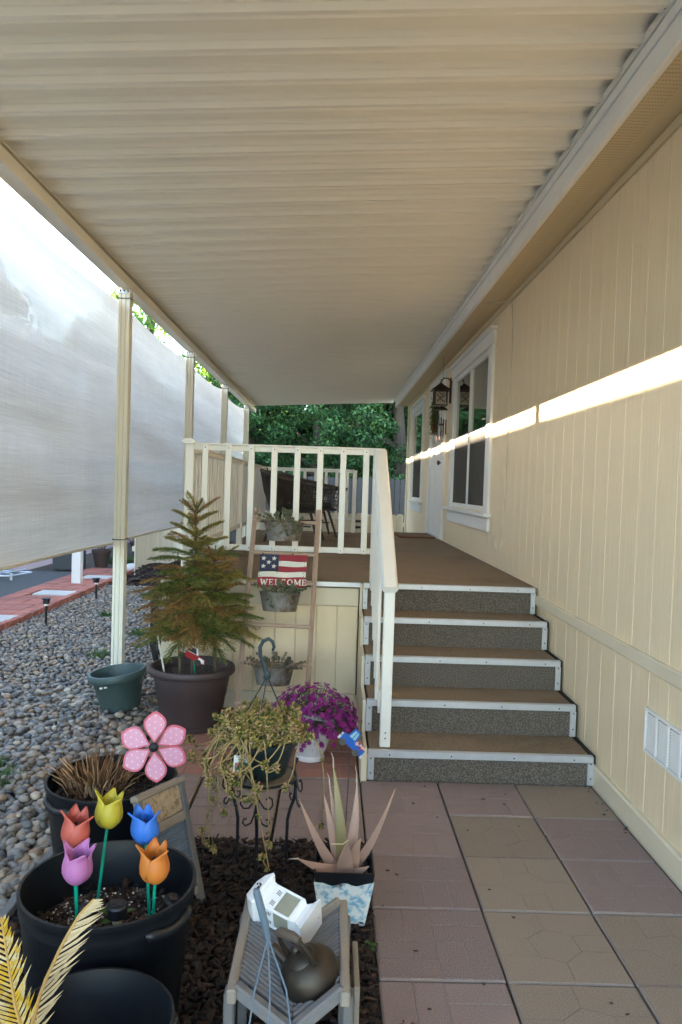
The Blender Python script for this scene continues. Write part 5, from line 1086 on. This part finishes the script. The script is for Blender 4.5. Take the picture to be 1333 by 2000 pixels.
# ================================================================ PLANT STAND
ps_ = thing('plant_stand', 'black iron plant stand with three curved legs and scrollwork on the mulch', 'plant stand', (-.25, 3.02, -.01)); PC = Vector((-.25, 3.02, 0))
b = MB(); b.lathe([(.105, .350), (.120, .352), (.128, .368), (.128, .378), (.118, .376), (.105, .362)], (PC.x, PC.y, 0), 40); b.build('tray', mat('dry_tan_wicker', (.26, .20, .13), .8, .25, 40, .5, 120), ps_)
b = MB(); b.tube([PC+Vector((.135*math.cos(k*PI/20), .135*math.sin(k*PI/20), .372)) for k in range(41)], .006, 6, cap=False); b.build('ring', M_iron, ps_)
for a in (-92, 28, 148):
    ra = math.radians(a); e = Vector((math.cos(ra), math.sin(ra), 0)); tn = Vector((-e.y, e.x, 0)); g = lambda r_, z: PC+e*r_+Vector((0, 0, z))
    b = MB(); b.tube([g(.155, .42), g(.148, .405), g(.140, .385), g(.143, .35), (g(.150, .30)), g(.148, .26), g(.128, .215), g(.117, .17), g(.116, .10), g(.118, -.02)], .0068, 8); lg = b.build('leg', M_iron, ps_)
    for sg_ in (-1, 1):
        b = MB(); h = lambda t_, z: g(.149, 0)+tn*sg_*t_+Vector((0, 0, z))
        b.tube([h(.004, .35), h(.012, .325), h(.030, .300), h(.050, .298), h(.062, .315), h(.058, .338), h(.045, .345), h(.036, .335)], .0036, 6); b.tube([h(.004, .30), h(.010, .27), h(.020, .243), h(.040, .232), h(.052, .243), h(.048, .258), h(.036, .258)], .0036, 6); b.build('scroll', M_iron, lg)
hp = thing('hanging_pot', 'dark green hanging pot with curved plastic hook, set on the iron plant stand', 'plant pot', (-.25, 3.02, .37)); b = MB(); b.lathe([(.085, .0), (.095, .01), (.128, .125), (.138, .128), (.142, .150), (.132, .150), (.125, .13), (.09, .03)], (PC.x, PC.y, .379), 40); b.build('shell', mat('deep_green_plastic', (.016, .03, .032), .4, .1), hp, smooth=50)
b = MB(); b.lathe([(.124, .0), (0, .012)], (PC.x, PC.y, .505), 24, cap=False); b.build('soil', M_potsoil, hp)
hk = Vector((-.257, 3.02, .79)); Mh = mat('hook_plastic', (.018, .035, .045), .45, .1)
b = MB(); b.tube([hk+Vector(p) for p in ((.018, 0, -.02), (.010, 0, .0), (.0, 0, .03), (-.014, 0, .065), (-.016, 0, .095), (-.004, 0, .120), (.018, 0, .130), (.034, 0, .118), (.040, 0, .098), (.034, 0, .082))], [.010, .011, .0095, .008, .0075, .0075, .0075, .007, .0065, .0045], 8, flat=1.0); b.lathe([(.012, -.03), (.016, -.02), (.012, .0), (0, .002)], hk+Vector((.016, 0, 0)), 12); b.build('hook', Mh, hp)
for a in (-100, 30, 165): ra = math.radians(a); b = MB(); b.tube([hk+Vector((.016, 0, -.02)), (PC.x+.128*math.cos(ra), PC.y+.128*math.sin(ra), .52)], .0028, 5); b.build('hanger_strand', Mh, hp)
b = MB(); tm = basis((-.315, 2.868, .472), Vector((.98, .15, -.02)).normalized(), Vector((.02, .25, .97)).normalized(), Vector((.15, -.96, .25)).normalized()); b.box((0, 0, 0), (.064, .060, .0012), tm, 0); tg = b.build('plant_tag', M_offw, hp)
b = MB(); b.box((.0, -.010, .001), (.052, .026, .001), tm, 0); pc_ = b.build('picture', mat('tag_green', (.05, .14, .05), .5, .5, 160), tg)
b = MB()
for k in range(7): b.box((U(-.022, .022), -.01+U(-.009, .009), .0018), (.006, .006, .0006), tm, 0)
tag(b.build('flower_print', mat('tag_red', (.5, .04, .09), .5, .3, 200), tg, smooth=0), kind='stuff')
# trailing yellow-green succulent
random.seed(21); ys_ = thing('trailing_succulent', 'trailing yellow-green succulent spilling over the hanging pot on the stand', 'succulent', (-.25, 3.02, .51)); V = []; F = []; V2 = []; F2 = []; st = MB()
M_ysuc = mat('yellow_green_succulent', (.30, .28, .06), .5, .15, 30, rv=.25, trans=.15, pal=[(.14, .18, .035), (.26, .25, .05), (.38, .32, .08), (.45, .30, .13), (.46, .27, .19)])
for k in range(130):
    a = U(0, 6.28); rr = .125*math.sqrt(U(0, 1)); p0 = Vector((PC.x+rr*math.cos(a), PC.y+rr*math.sin(a), .50)); h = U(.05, .15)*(1.15-.40*rr/.125); out = Vector((math.cos(a), math.sin(a), 0))*U(.02, .07)*(rr/.1); p2 = p0+out+Vector((U(-.015, .015), U(-.015, .015), h)); pm_ = p0+out*.3+Vector((0, 0, h*.55)); st.tube([p0, pm_, p2], [.003, .0026, .002], 5)
    for j in range(4): q = pm_.lerp(p2, j/3); rosette(V, F, q, (p2-pm_).normalized()+Vector((U(-.3, .3), U(-.3, .3), .1)), U(.018, .030), 8, .35)
for k in range(34):
    a = U(0, 6.28); a = a if random.random() < .3 else U(2.6, 4.9); r0 = .12; e = Vector((math.cos(a), math.sin(a), 0)); r1 = U(.16, .27); drop = U(.03, .16) if random.random() < .8 else U(.2, .40); lift = U(.01, .05); p = PC+e*r0+Vector((0, 0, .515)); sw = Vector((-e.y, e.x, 0))*U(-.12, .12)
    pts = [p, PC+e*(r0+.045)+Vector((0, 0, .525+lift)), PC+e*(r1)*.92+sw*.5+Vector((0, 0, .50)), PC+e*r1+sw+Vector((0, 0, .51-drop*.5)), PC+e*(r1-U(-.02, .04))+sw*1.4+Vector((0, 0, .51-drop)), ]
    if random.random() < .55: pts.append(pts[-1]+e*U(.01, .035)+Vector((U(-.02, .02), 0, U(.005, .035))))
    # smooth
    sm = []
    for i in range(len(pts)-1):
        p0_, p1_, p2_, p3_ = pts[max(0, i-1)], pts[i], pts[i+1], pts[min(len(pts)-1, i+2)]
        for s_ in (0, .33, .66): sm.append(.5*((2*p1_)+(p2_-p0_)*s_+(2*p0_-5*p1_+4*p2_-p3_)*s_*s_+(3*p1_-p0_-3*p2_+p3_)*s_**3))
    sm.append(pts[-1]); st.tube(sm, [.0034-.0014*i/len(sm) for i in range(len(sm))], 5)
    for i in range(2, len(sm), 1):
        if random.random() < .15: rosette(V, F, sm[i], (sm[i]-sm[i-1]).normalized()+Vector((0, -.2, .5)), U(.014, .022), 6, .4)
    for s_ in (0, .012): rosette(V, F, sm[-1]+Vector((0, 0, s_)), (sm[-1]-sm[-2]).normalized()+Vector((0, -.2, .3)), U(.018, .028), 8, .4)
    if random.random() < .35:
        for q in range(8): i = random.randrange(len(sm)); rosette(V2, F2, sm[i]+Vector((U(-.02, .02), U(-.02, .02), U(-.05, .0))), Vector((U(-1, 1), U(-1, 1), -1)), U(.008, .014), 3)
tag(st.build('stems', mat('tan_stem', (.34, .24, .10), .65, .2, 60), ys_, smooth=180), kind='stuff'); tag(big_mesh('leaves', V, F, M_ysuc, ys_, smooth=False), kind='stuff')
tag(big_mesh('withered_leaves', V2, F2, mat('withered_leaf', (.12, .10, .08), .85, .2, 30, rv=.3), ys_, smooth=False), kind='stuff')

# ================================================================ WHITE POT WITH PURPLE FLOWERS
WC = Vector((-.085, 4.26, 0)); wp = thing('white_plant_pot', 'white plastic pot of purple flowers on the red pavers by the skirt', 'plant pot', WC); b = MB(); b.lathe([(.072, .0), (.080, .004), (.080, .018), (.074, .03), (.092, .07), (.112, .13), (.122, .185), (.132, .19), (.136, .205), (.128, .207), (.118, .18), (.08, .05)], WC, 48); b.build('shell', mat('white_pot_plastic', (.74, .74, .76), .38, .04), wp, smooth=50)
b = MB(); b.lathe([(.115, .18), (0, .19)], WC, 24, cap=False); b.build('soil', M_potsoil, wp)
random.seed(5); pf = thing('purple_flowers', 'mound of bright purple daisy-like flowers spilling out of the white pot', 'flowering plant', (-.085, 4.26, .19)); V = []; F = []; st = MB(); FV = []; FF = []; M_mag = mat('magenta_petal', (.27, .012, .21), .5, .12, 30, rv=.30, trans=.3); PCn = Vector((-.075, 4.255, .20))
for k in range(1500):
    d = Vector((random.gauss(0, 1), random.gauss(0, 1), abs(random.gauss(0, .9))-.22)).normalized(); q = PCn+Vector((d.x*.235, d.y*.19, d.z*.20 if d.z > 0 else d.z*.28))*U(.35, 1.0)**.6
    dr = (d+Vector((U(-.6, .6), U(-.6, .6), U(-.3, .8)))).normalized(); s = dr.orthogonal().normalized(); L = U(.012, .028); w_ = L*.13; o_ = len(V); V += [q-s*w_, q+s*w_, q+dr*L]; F.append((o_, o_+1, o_+2))
for k in range(420):
    d = Vector((random.gauss(0, 1), random.gauss(0, 1)-.25, abs(random.gauss(0, 1))-.28)).normalized(); q = PCn+Vector((d.x*.245, d.y*.20, d.z*.215 if d.z > 0 else d.z*.24))*U(.86, 1.06); 
    if k % 12 == 0: q += d*U(.01, .03)
    nn_ = (d+Vector((U(-.4, .4), U(-.5, .2), U(-.1, .6)))).normalized(); a0 = nn_.orthogonal().normalized(); b0 = nn_.cross(a0); R_ = U(.015, .022); st.tube([PCn+(q-PCn)*.6, q], .0011, 4, cap=False)
    for i in range(11):
        th = i*2*PI/11+U(-.1, .1); e = a0*math.cos(th)+b0*math.sin(th); t_ = a0*-math.sin(th)+b0*math.cos(th); o_ = len(FV); FV += [q, q+e*R_*.6-t_*R_*.17+nn_*R_*.2, q+e*R_+nn_*R_*.28, q+e*R_*.6+t_*R_*.17+nn_*R_*.2]; FF.append((o_, o_+1, o_+2, o_+3))
tag(big_mesh('leaves', V, F, mat('grey_green_leaf', (.10, .14, .075), .6, .2, 30, rv=.35, trans=.2), pf, smooth=False), kind='stuff'); tag(st.build('stems', M_suc2, pf, smooth=0), kind='stuff'); tag(big_mesh('blossoms', FV, FF, M_mag, pf, smooth=False), kind='stuff')

# ================================================================ ALOE, TRUCK STAKE
AC = Vector((.078, 2.70, 0)); ap = thing('aloe_planter', 'square tapered planter with a flaking blue and white front, at the patio edge', 'planter', AC, rotz=0)
b = MB(); hw, hb, H = .106, .074, .20
def frust(b, w0, w1, z0, z1, th):
    o4 = lambda w, z: [(AC.x-w, AC.y-w, z), (AC.x+w, AC.y-w, z), (AC.x+w, AC.y+w, z), (AC.x-w, AC.y+w, z)]
    vs = o4(w0, z0)+o4(w1, z1)+o4(w1-th, z1)+o4(w0-th, z0+th); b.add(vs, [(3, 2, 1, 0)]+[(i, (i+1) % 4, 4+(i+1) % 4, 4+i) for i in range(4)]+[(4+i, 4+(i+1) % 4, 8+(i+1) % 4, 8+i) for i in range(4)]+[(8+i, 8+(i+1) % 4, 12+(i+1) % 4, 12+i) for i in range(4)]+[(12, 13, 14, 15)])
frust(b, hb, hw, -.005, H, .006); b.build('inner_pot', M_black, ap, smooth=0)
mp = mat('flaking_blue_white_paint', (.66, .68, .66), .6, .08, 9, .25, 40, .003, dirt=(.16, .36, .50), ds=24, dt=(.48, .60)); tN = mp.node_tree; pb = tN.nodes['Principled BSDF']; oldl = pb.inputs['Base Color'].links[0].from_socket
g = nz(tN, coords(tN), 13, 5, .7); s_ = ramp(tN, g, [(.64, (0, 0, 0)), (.68, (1, 1, 1))]); tN.links.new(mixc(tN, s_, oldl, lin((.16, .07, .02))), pb.inputs['Base Color'])
for side in range(4):
    R_ = T(*AC) @ RZ(side*PI/2); n = 14; top = [(-1+2*i/n) for i in range(n+1)]; vs = []
    for i, x in enumerate(top):
        zt = .158+.006*math.sin(i*1.1+side)+(.008 if i in (0, n) else 0); f = zt/H; w = hb+(hw-hb)*f+.0035; vs += [(x*(hb+.0035), -(hb+.0035), .0), (x*w, -w-.0005, zt), (x*hb, -hb-.0004, .0), (x*(w-.003), -(w-.003)-.0004, zt)]
    fs = []
    for i in range(n): a = 4*i; fs += [(a, a+4, a+5, a+1), (a+2, a+3, a+7, a+6), (a+1, a+5, a+7, a+3)]
    b = MB(); b.add(vs, fs, R_); b.build('painted_side', mp, ap, smooth=0)
b = MB(); b.box((AC.x, AC.y, .155), (2*hw-.04, 2*hw-.04, .01), None, .002); b.build('soil', M_potsoil, ap)
al = thing('aloe_plant', 'pinkish tan aloe with long pointed leaves in the square planter', 'aloe', (AC.x, AC.y, .16)); M_al = mat('pink_tan_aloe', (.35, .21, .15), .5, .2, 9, .05, 60, rv=.10, dirt=(.26, .19, .08), ds=5, dt=(.52, .85)); M_alg = mat('olive_aloe', (.24, .19, .08), .5, .14, 9, dirt=(.36, .18, .12), ds=6, dt=(.5, .8)); M_altip = mat('dry_leaf_tip', (.42, .34, .27), .7, .1)
def aloe(tip, mid, w, m=M_al, p0=(0, 0, 0), nm='leaf', curl=0):
    p0 = AC+Vector((p0[0], p0[1], .165)); tip = Vector(tip); mid = Vector(mid); vs = []; fs = []; n = 14; K = 10
    for i in range(n+1):
        t_ = i/n; c = p0*(1-t_)**2+mid*2*t_*(1-t_)+tip*t_*t_; d = ((mid-p0)*(1-t_)+(tip-mid)*t_).normalized(); s = d.cross(Vector((-(c.x-AC.x)*2.2, -1, .35))).normalized(); nr = s.cross(d).normalized()
        ww = w*(1-t_**1.35)**.9*(.80+.6*t_*(1-t_))+.0012; th = ww*.42
        for k in range(K): a = PI*2*k/K; vs.append(c+s*ww*math.cos(a)+nr*th*math.sin(a)*(1 if math.sin(a) < 0 else .35))
    for i in range(n):
        for k in range(K): k2 = (k+1) % K; fs.append((i*K+k, i*K+k2, (i+1)*K+k2, (i+1)*K+k))
    fs.append(tuple(n*K+k for k in range(K))); b = MB(); b.add(vs, fs); return b.build(nm, m, al, smooth=60)
x0, y0 = AC.x, AC.y
aloe((.030, 2.80, .500), (.062, 2.72, .36), .024, M_alg, (-.005, .03, 0)); aloe((.120, 2.79, .445), (.120, 2.73, .30), .025, M_al, (.015, .03, 0)); aloe((.250, 2.67, .470), (.175, 2.68, .235), .0185, M_al, (.03, .01, 0))
aloe((-.090, 2.70, .415), (-.01, 2.68, .235), .021, M_al, (-.03, .0, 0)); aloe((.000, 2.76, .405), (.03, 2.73, .30), .020, M_al, (-.02, .03, 0)); aloe((.018, 2.78, .44), (.045, 2.74, .32), .016, M_al, (-.015, .04, 0))
aloe((-.085, 2.60, .245), (.0, 2.63, .19), .024, M_al, (-.02, -.02, 0)); aloe((.085, 2.62, .298), (.082, 2.63, .235), .036, M_al, (.0, -.045, 0)); aloe((.135, 2.66, .295), (.11, 2.67, .235), .028, M_al, (.03, -.02, 0)); aloe((.165, 2.62, .215), (.12, 2.64, .175), .022, M_al, (.02, -.03, 0))
for p, q in (((.030, 2.80, .50), (.022, 2.81, .545)), ((.118, 2.80, .445), (.112, 2.81, .495)), ((.018, 2.78, .44), (.008, 2.79, .475)), ((-.085, 2.60, .245), (-.115, 2.59, .248))):
    p, q = Vector(p), Vector(q); b = MB(); b.tube([p-(q-p)*.15, (p+q)/2+Vector((.004, 0, 0)), q], [.0034, .0022, .0006], 5); b.build('dry_tip', M_altip, al)
b = MB(); b.tube([(.03, 2.60, .30), (.07, 2.595, .302), (.088, 2.605, .312)], .0022, 5); tag(b.build('straw', M_fr), 'short pale straw caught across the aloe leaves', 'straw')
tk = thing('truck_ornament', 'blue pickup truck ornament with red flowers on a wire stake behind the aloe', 'garden ornament', (.10, 3.44, .0)); o = Vector((.118, 3.48, .355)); uu = Vector((.74, .0, -.62)); uu.normalize(); vv = Vector((.62, 0, .74)).normalized(); nz_ = Vector((0, -1, 0)); M = basis(o, uu, vv, nz_)
Mbl = mat('glossy_blue_paint', (.02, .12, .50), .35, .06); Mcy = mat('pale_cyan_paint', (.30, .55, .60), .35, .05)
b = MB(); b.prism([(-.062, -.018), (.070, -.020), (.072, .012), (.012, .012), (.005, .062), (-.028, .066), (-.036, .022), (-.062, .016)], -.004, .004, M); b.build('truck_body', Mbl, tk)
b = MB(); b.prism([(-.030, .020), (-.022, .058), (-.013, .058), (-.013, .020)], .004, .0058, M); b.prism([(-.009, .020), (-.009, .058), (-.001, .056), (.004, .020)], .004, .0058, M); b.build('cab_window', Mcy, tk)
b = MB()
for x, y, r_ in ((.02, .016, .009), (.034, .022, .008), (.047, .016, .009), (.058, .020, .007)): b.lathe([(r_, -.003), (r_, .006), (0, .0065)], (x, y, 0), 10, M)
b.build('flower_load', mat('white_pink_flower_paint', (.62, .40, .40), .5, .6, 120), tk)
b = MB()
for x, y, r_ in ((.028, .026, .006), (.042, .011, .006), (.055, .010, .005)): b.lathe([(r_, .003), (r_, .0075), (0, .008)], (x, y, 0), 10, M)
b.build('red_flower', Mred, tk); b = MB()
for x in (-.036, .042): b.lathe([(.0155, -.006), (.0155, .007), (0, .0071)], (x, -.020, 0), 16, M)
b.build('wheel_pair', mat('wheel_grey', (.10, .09, .085), .5), tk); b = MB(); b.prism([(-.068, -.020), (-.058, -.020), (-.058, -.002), (-.068, -.002)], -.004, .0055, M); b.prism([(-.066, .004), (-.058, .004), (-.058, .014), (-.066, .014)], -.004, .0055, M); b.prism([(.068, -.026), (.078, -.026), (.078, -.012), (.068, -.012)], -.004, .0055, M); b.build('bumper', Mwht, tk)
b = MB(); b.tube([o+Vector((-.01, .006, -.02)), (.108, 3.46, .16), (.100, 3.40, -.01)], .0022, 6); b.build('wire_stake', M_iron, tk)

# ================================================================ SLATTED RACK WITH LANTERN AND KETTLE
rk_ = thing('slatted_rack', 'weathered wooden V-shaped slatted rack on legs, holding a kettle and lantern', 'wooden rack', (-.07, 1.97, 0)); XL, XR, XV, YF, YB, ZO, ZV = -.197, .057, -.058, 1.795, 2.150, .324, .272
for sgn, xo in ((-1, XL), (1, XR)):
    dx = Vector((XV-xo, 0, ZV-ZO)); L = dx.length; dx.normalize(); dyv = Vector((0, 1, 0)); nv_ = dx.cross(dyv); nv_ = nv_ if nv_.z > 0 else -nv_
    # slats run on a slant between the outer rail and the valley rail
    n = 18; sh = -.075
    for k in range(n):
        y_o = YF+.035+(YB-YF-.02)*k/n+.012; a = Vector((xo, y_o, ZO)); c = Vector((XV, y_o+sh, ZV))
        if c.y < YF-.04: continue
        d_ = (c-a); l_ = d_.length; d_.normalize(); w_ = d_.cross(nv_).normalized(); b = MB(); b.box((l_/2, 0, .004), (l_-.004, .0125, .011), basis(a, d_, w_, nv_), .0025); b.build('slat', M_wood2, rk_)
    b = MB(); a = Vector((xo, YF-.002, ZO)); c = Vector((XV, YF-.075, ZV)); d_ = (c-a); l_ = d_.length; d_.normalize(); b.box((l_/2, 0, .002), (l_+.01, .030, .030), basis(a, d_, d_.cross(nv_).normalized(), nv_), .005); b.build('front_rail', M_wood2, rk_)
    b = MB(); a = Vector((xo, YB+.012, ZO)); c = Vector((XV, YB-.06, ZV)); d_ = (c-a); l_ = d_.length; d_.normalize(); b.box((l_/2, 0, .012), (l_+.01, .018, .034), basis(a, d_, d_.cross(nv_).normalized(), nv_), .004); b.build('back_rail', M_wood, rk_)
    b = MB(); b.bx(xo-.012+sgn*.008, xo+.012+sgn*.008, YF-.03, YB+.03, ZO-.022, ZO+.014, .004); b.build('side_board', M_wood, rk_)
    for yy in (YF+.02, YB-.02): b = MB(); b.bx(xo-.013+sgn*.016, xo+.013+sgn*.016, yy-.022, yy+.022, -.03, ZO-.015, .004); b.build('leg', M_wood2, rk_)
b = MB(); b.box((XV, (YF+YB)/2-.07, ZV-.018), (.03, YB-YF+.0, .03), None, .004); b.build('valley_rail', M_wood2, rk_)
b = MB(); b.bx(XR+.031, XR+.047, YF+.06, YB-.10, .0, ZO-.03, .003); b.build('side_panel', M_wood, rk_)
# lantern
L0 = Vector((-.180, 2.115, .375)); ax = Vector((.86, -.48, -.17)).normalized(); up_ = Vector((.12, -.50, .86)); up_ = (up_-ax*up_.dot(ax)).normalized(); sd_ = ax.cross(up_)
la = thing('white_lantern', 'white metal candle lantern with pierced sides lying tipped over on the rack', 'lantern', (-.10, 2.08, .33)); M = basis(L0, sd_, up_, ax) @ Matrix.Diagonal((.80, .80, .80, 1)); M_lw = mat('chipped_white_enamel', (.76, .77, .78), .4, .05, 12, .05, 60, dirt=(.30, .13, .05), ds=14, dt=(.66, .74))
def sq(w, z): return [(-w, -w, z), (w, -w, z), (w, w, z), (-w, w, z)]
def stack(b, sec):
    vs = []; fs = []
    for w, z in sec: vs += sq(w, z)
    for i in range(len(sec)-1): fs += [(4*i+k, 4*i+(k+1) % 4, 4*i+4+(k+1) % 4, 4*i+4+k) for k in range(4)]
    fs += [(3, 2, 1, 0), tuple(4*(len(sec)-1)+k for k in range(4))]; b.add(vs, fs, M)
b = MB(); stack(b, [(.010, -.030), (.030, -.020), (.052, .004), (.066, .030), (.064, .036), (.050, .042), (.047, .060)]); b.build('roof', M_lw, la, smooth=0)
b = MB()
for sx in (-1, 1):
    for sy in (-1, 1): b.box((sx*.0435, sy*.0435, .115), (.009, .009, .112), M, .002)
for z in (.064, .168): b.box((0, 0, z), (.096, .096, .010), M, .002)
for sx, sy in ((0, 1), (0, -1), (1, 0), (-1, 0)): b.box((sx*.0445, sy*.0445, .085), (.078 if sx == 0 else .004, .078 if sy == 0 else .004, .034), M, .001)
b.build('frame', M_lw, la)
for sx, sy in ((0, 1), (1, 0), (-1, 0), (0, -1)): b = MB(); b.box((sx*.0425, sy*.0425, .133), (.076 if sx == 0 else .002, .076 if sy == 0 else .002, .060), M, 0); b.build('glass', mat('greenish_glass', (.28, .28, .22), .15, .2, 20), la)
b = MB(); stack(b, [(.048, .174), (.038, .186), (.046, .206), (.062, .222), (.064, .228)]); b.build('base', M_lw, la, smooth=0)
b = MB()
for k in range(9):
    i, j = k % 3-1, k//3-1
    if i*j == 0 or k % 2 == 0:
        for o2 in (-.021, .021): b.box((o2+i*.0062+j*.001, .0467, .085+j*.0062), (.0036, .0012, .0036), M, 0); b.box((.0467, o2+i*.0062, .085+j*.0062+i*.001), (.0012, .0036, .0036), M, 0)
tag(b.build('pierced_holes', M_dark, la, smooth=0), kind='stuff')
b = MB()
for fx_s in (1, -1):
    for k in range(10):
        a = k*PI/5; r_ = .004+.0042*(k % 4); y_ = .0588; b.box((r_*math.cos(a), y_*fx_s+.0015*fx_s, .017+r_*.8*math.sin(a)), (.005, .004, .004), M, 0)
tag(b.build('roof_piercings', M_dark, la, smooth=0), kind='stuff')
# kettle
K0 = Vector((-.022, 1.865, .318)); kz = Vector((-.46, -.16, .87)).normalized(); kx = Vector((-.70, .62, 0)); kx = (kx-kz*kx.dot(kz)).normalized(); ky = kz.cross(kx); M = basis(K0, kx*1.03, ky*1.03, kz*1.03)
ke = thing('bronze_kettle', 'tarnished bronze kettle with wooden handle lying on the slatted rack', 'kettle', (-.022, 1.865, .30)); M_br = mat('tarnished_bronze', (.06, .049, .038), .5, .22, 16, .12, 40, metal=.8, dirt=(.06, .045, .035), ds=10, dt=(.48, .72))
b = MB(); b.lathe([(.050, -.040), (.062, -.036), (.073, -.012), (.073, .008), (.062, .034), (.045, .048), (.034, .052)], (0, 0, 0), 40, M); b.build('body', M_br, ke, smooth=60)
b = MB(); b.lathe([(.038, .050), (.036, .055), (.020, .062), (.006, .065), (.006, .072), (.011, .078), (.008, .085), (0, .086)], (0, 0, 0), 28, M); b.build('lid', M_br, ke, smooth=60)
b = MB(); b.tube([M @ Vector(p) for p in ((.055, 0, .0), (.085, 0, .018), (.098, 0, .042), (.112, 0, .052))], [.021, .015, .011, .010], 12); b.build('spout', M_br, ke)
for sx in (1, -1): b = MB(); b.tube([M @ Vector(p) for p in ((sx*.048, 0, .044), (sx*.052, 0, .085), (sx*.040, 0, .118))], [.008, .006, .005], 8); b.build('handle_bracket', M_br, ke)
b = MB(); b.tube([M @ Vector(p) for p in ((.042, 0, .116), (.022, 0, .124), (-.022, 0, .124), (-.042, 0, .116))], [.009, .0115, .0115, .009], 12); b.build('handle', mat('dark_turned_wood', (.10, .07, .05), .6, .25, 30), ke)
# hanger with wires in front of the rack
hb_ = thing('wire_hanger_pot', 'grey hanger hook on three thin wires rising in front of the slatted rack', 'hanging pot', (-.08, 1.30, 0)); Mg = mat('blue_grey_plastic', (.10, .14, .18), .45, .1)
b = MB(); b.tube([(-.138, 1.60, .672), (-.136, 1.60, .662), (-.128, 1.60, .635), (-.118, 1.60, .600), (-.112, 1.60, .575), (-.109, 1.60, .562)], [.006, .0085, .0085, .008, .0075, .006], 10); b.build('hook', Mg, hb_)
for p in ((-.165, 1.20, .20), (-.075, 1.20, .20), (.02, 1.24, .20)): b = MB(); b.tube([(-.110, 1.60, .567), (-.110+(p[0]+.11)*.35, 1.53, .500), p], .0021, 6); b.build('wire', Mg, hb_)
b = MB(); b.lathe([(.07, 0), (.10, .17), (.115, .175), (.115, .20), (.10, .20), (.09, .17)], (-.075, 1.24, 0), 32); b.build('pot', M_black, hb_)
# small weeds, litter on the paving, grass in a joint
wv_ = thing('weed_seedling', 'tiny green weed growing at the mulch edge beside the paving', 'weed', (.165, 2.50, -.01)); 
for a, z, L in ((.3, .5, .04), (1.9, .7, .035), (3.3, .5, .04), (4.6, .8, .03), (5.4, .4, .03)): b = MB(); leafblade(b, (.165, 2.50, .0), (math.cos(a), math.sin(a), z), L, .009); b.build('leaf', M_weed, wv_, smooth=180)
random.seed(9)
b = MB()
for x, y in [(.33, 2.20)]+[(.27+U(-.03, .03), 2.13+U(-.02, .02)) for _ in range(9)]+[(U(.2, 1.38), U(1.9, 3.9)) for _ in range(26)]+[(U(1.34, 1.40), U(3.4, 3.95)) for _ in range(10)]: b.ell((x, y, .004), (U(.003, .009), U(.003, .007), U(.002, .005)), 1, jit=.3)
tag(b.build('leaf_litter', M_soil, smooth=0), kind='stuff')
gm = mat('joint_grass', (.06, .12, .025), .7, .3, 3, rv=.3, trans=.3)
V_ = blade_mesh(130, 'joint_grass', gm, .05, .012, .035, .0022, .9, (1.0, 1.80, -.005))
blade_mesh(60, 'joint_moss', gm, .045, .006, .014, .0025, 1, (.83, 1.935, -.004))
for k, (x, y, n_) in enumerate(((-1.78, 3.95, 420), (-1.95, 4.05, 260), (-1.62, 3.80, 160), (-2.0, 6.6, 160), (-1.5, 5.2, 90), (-1.9, 7.6, 160), (-2.5, 8.6, 160))): blade_mesh(n_, 'grass_tuft', gm, .10, .03, .07, .0035, .9, (x, y, .0))
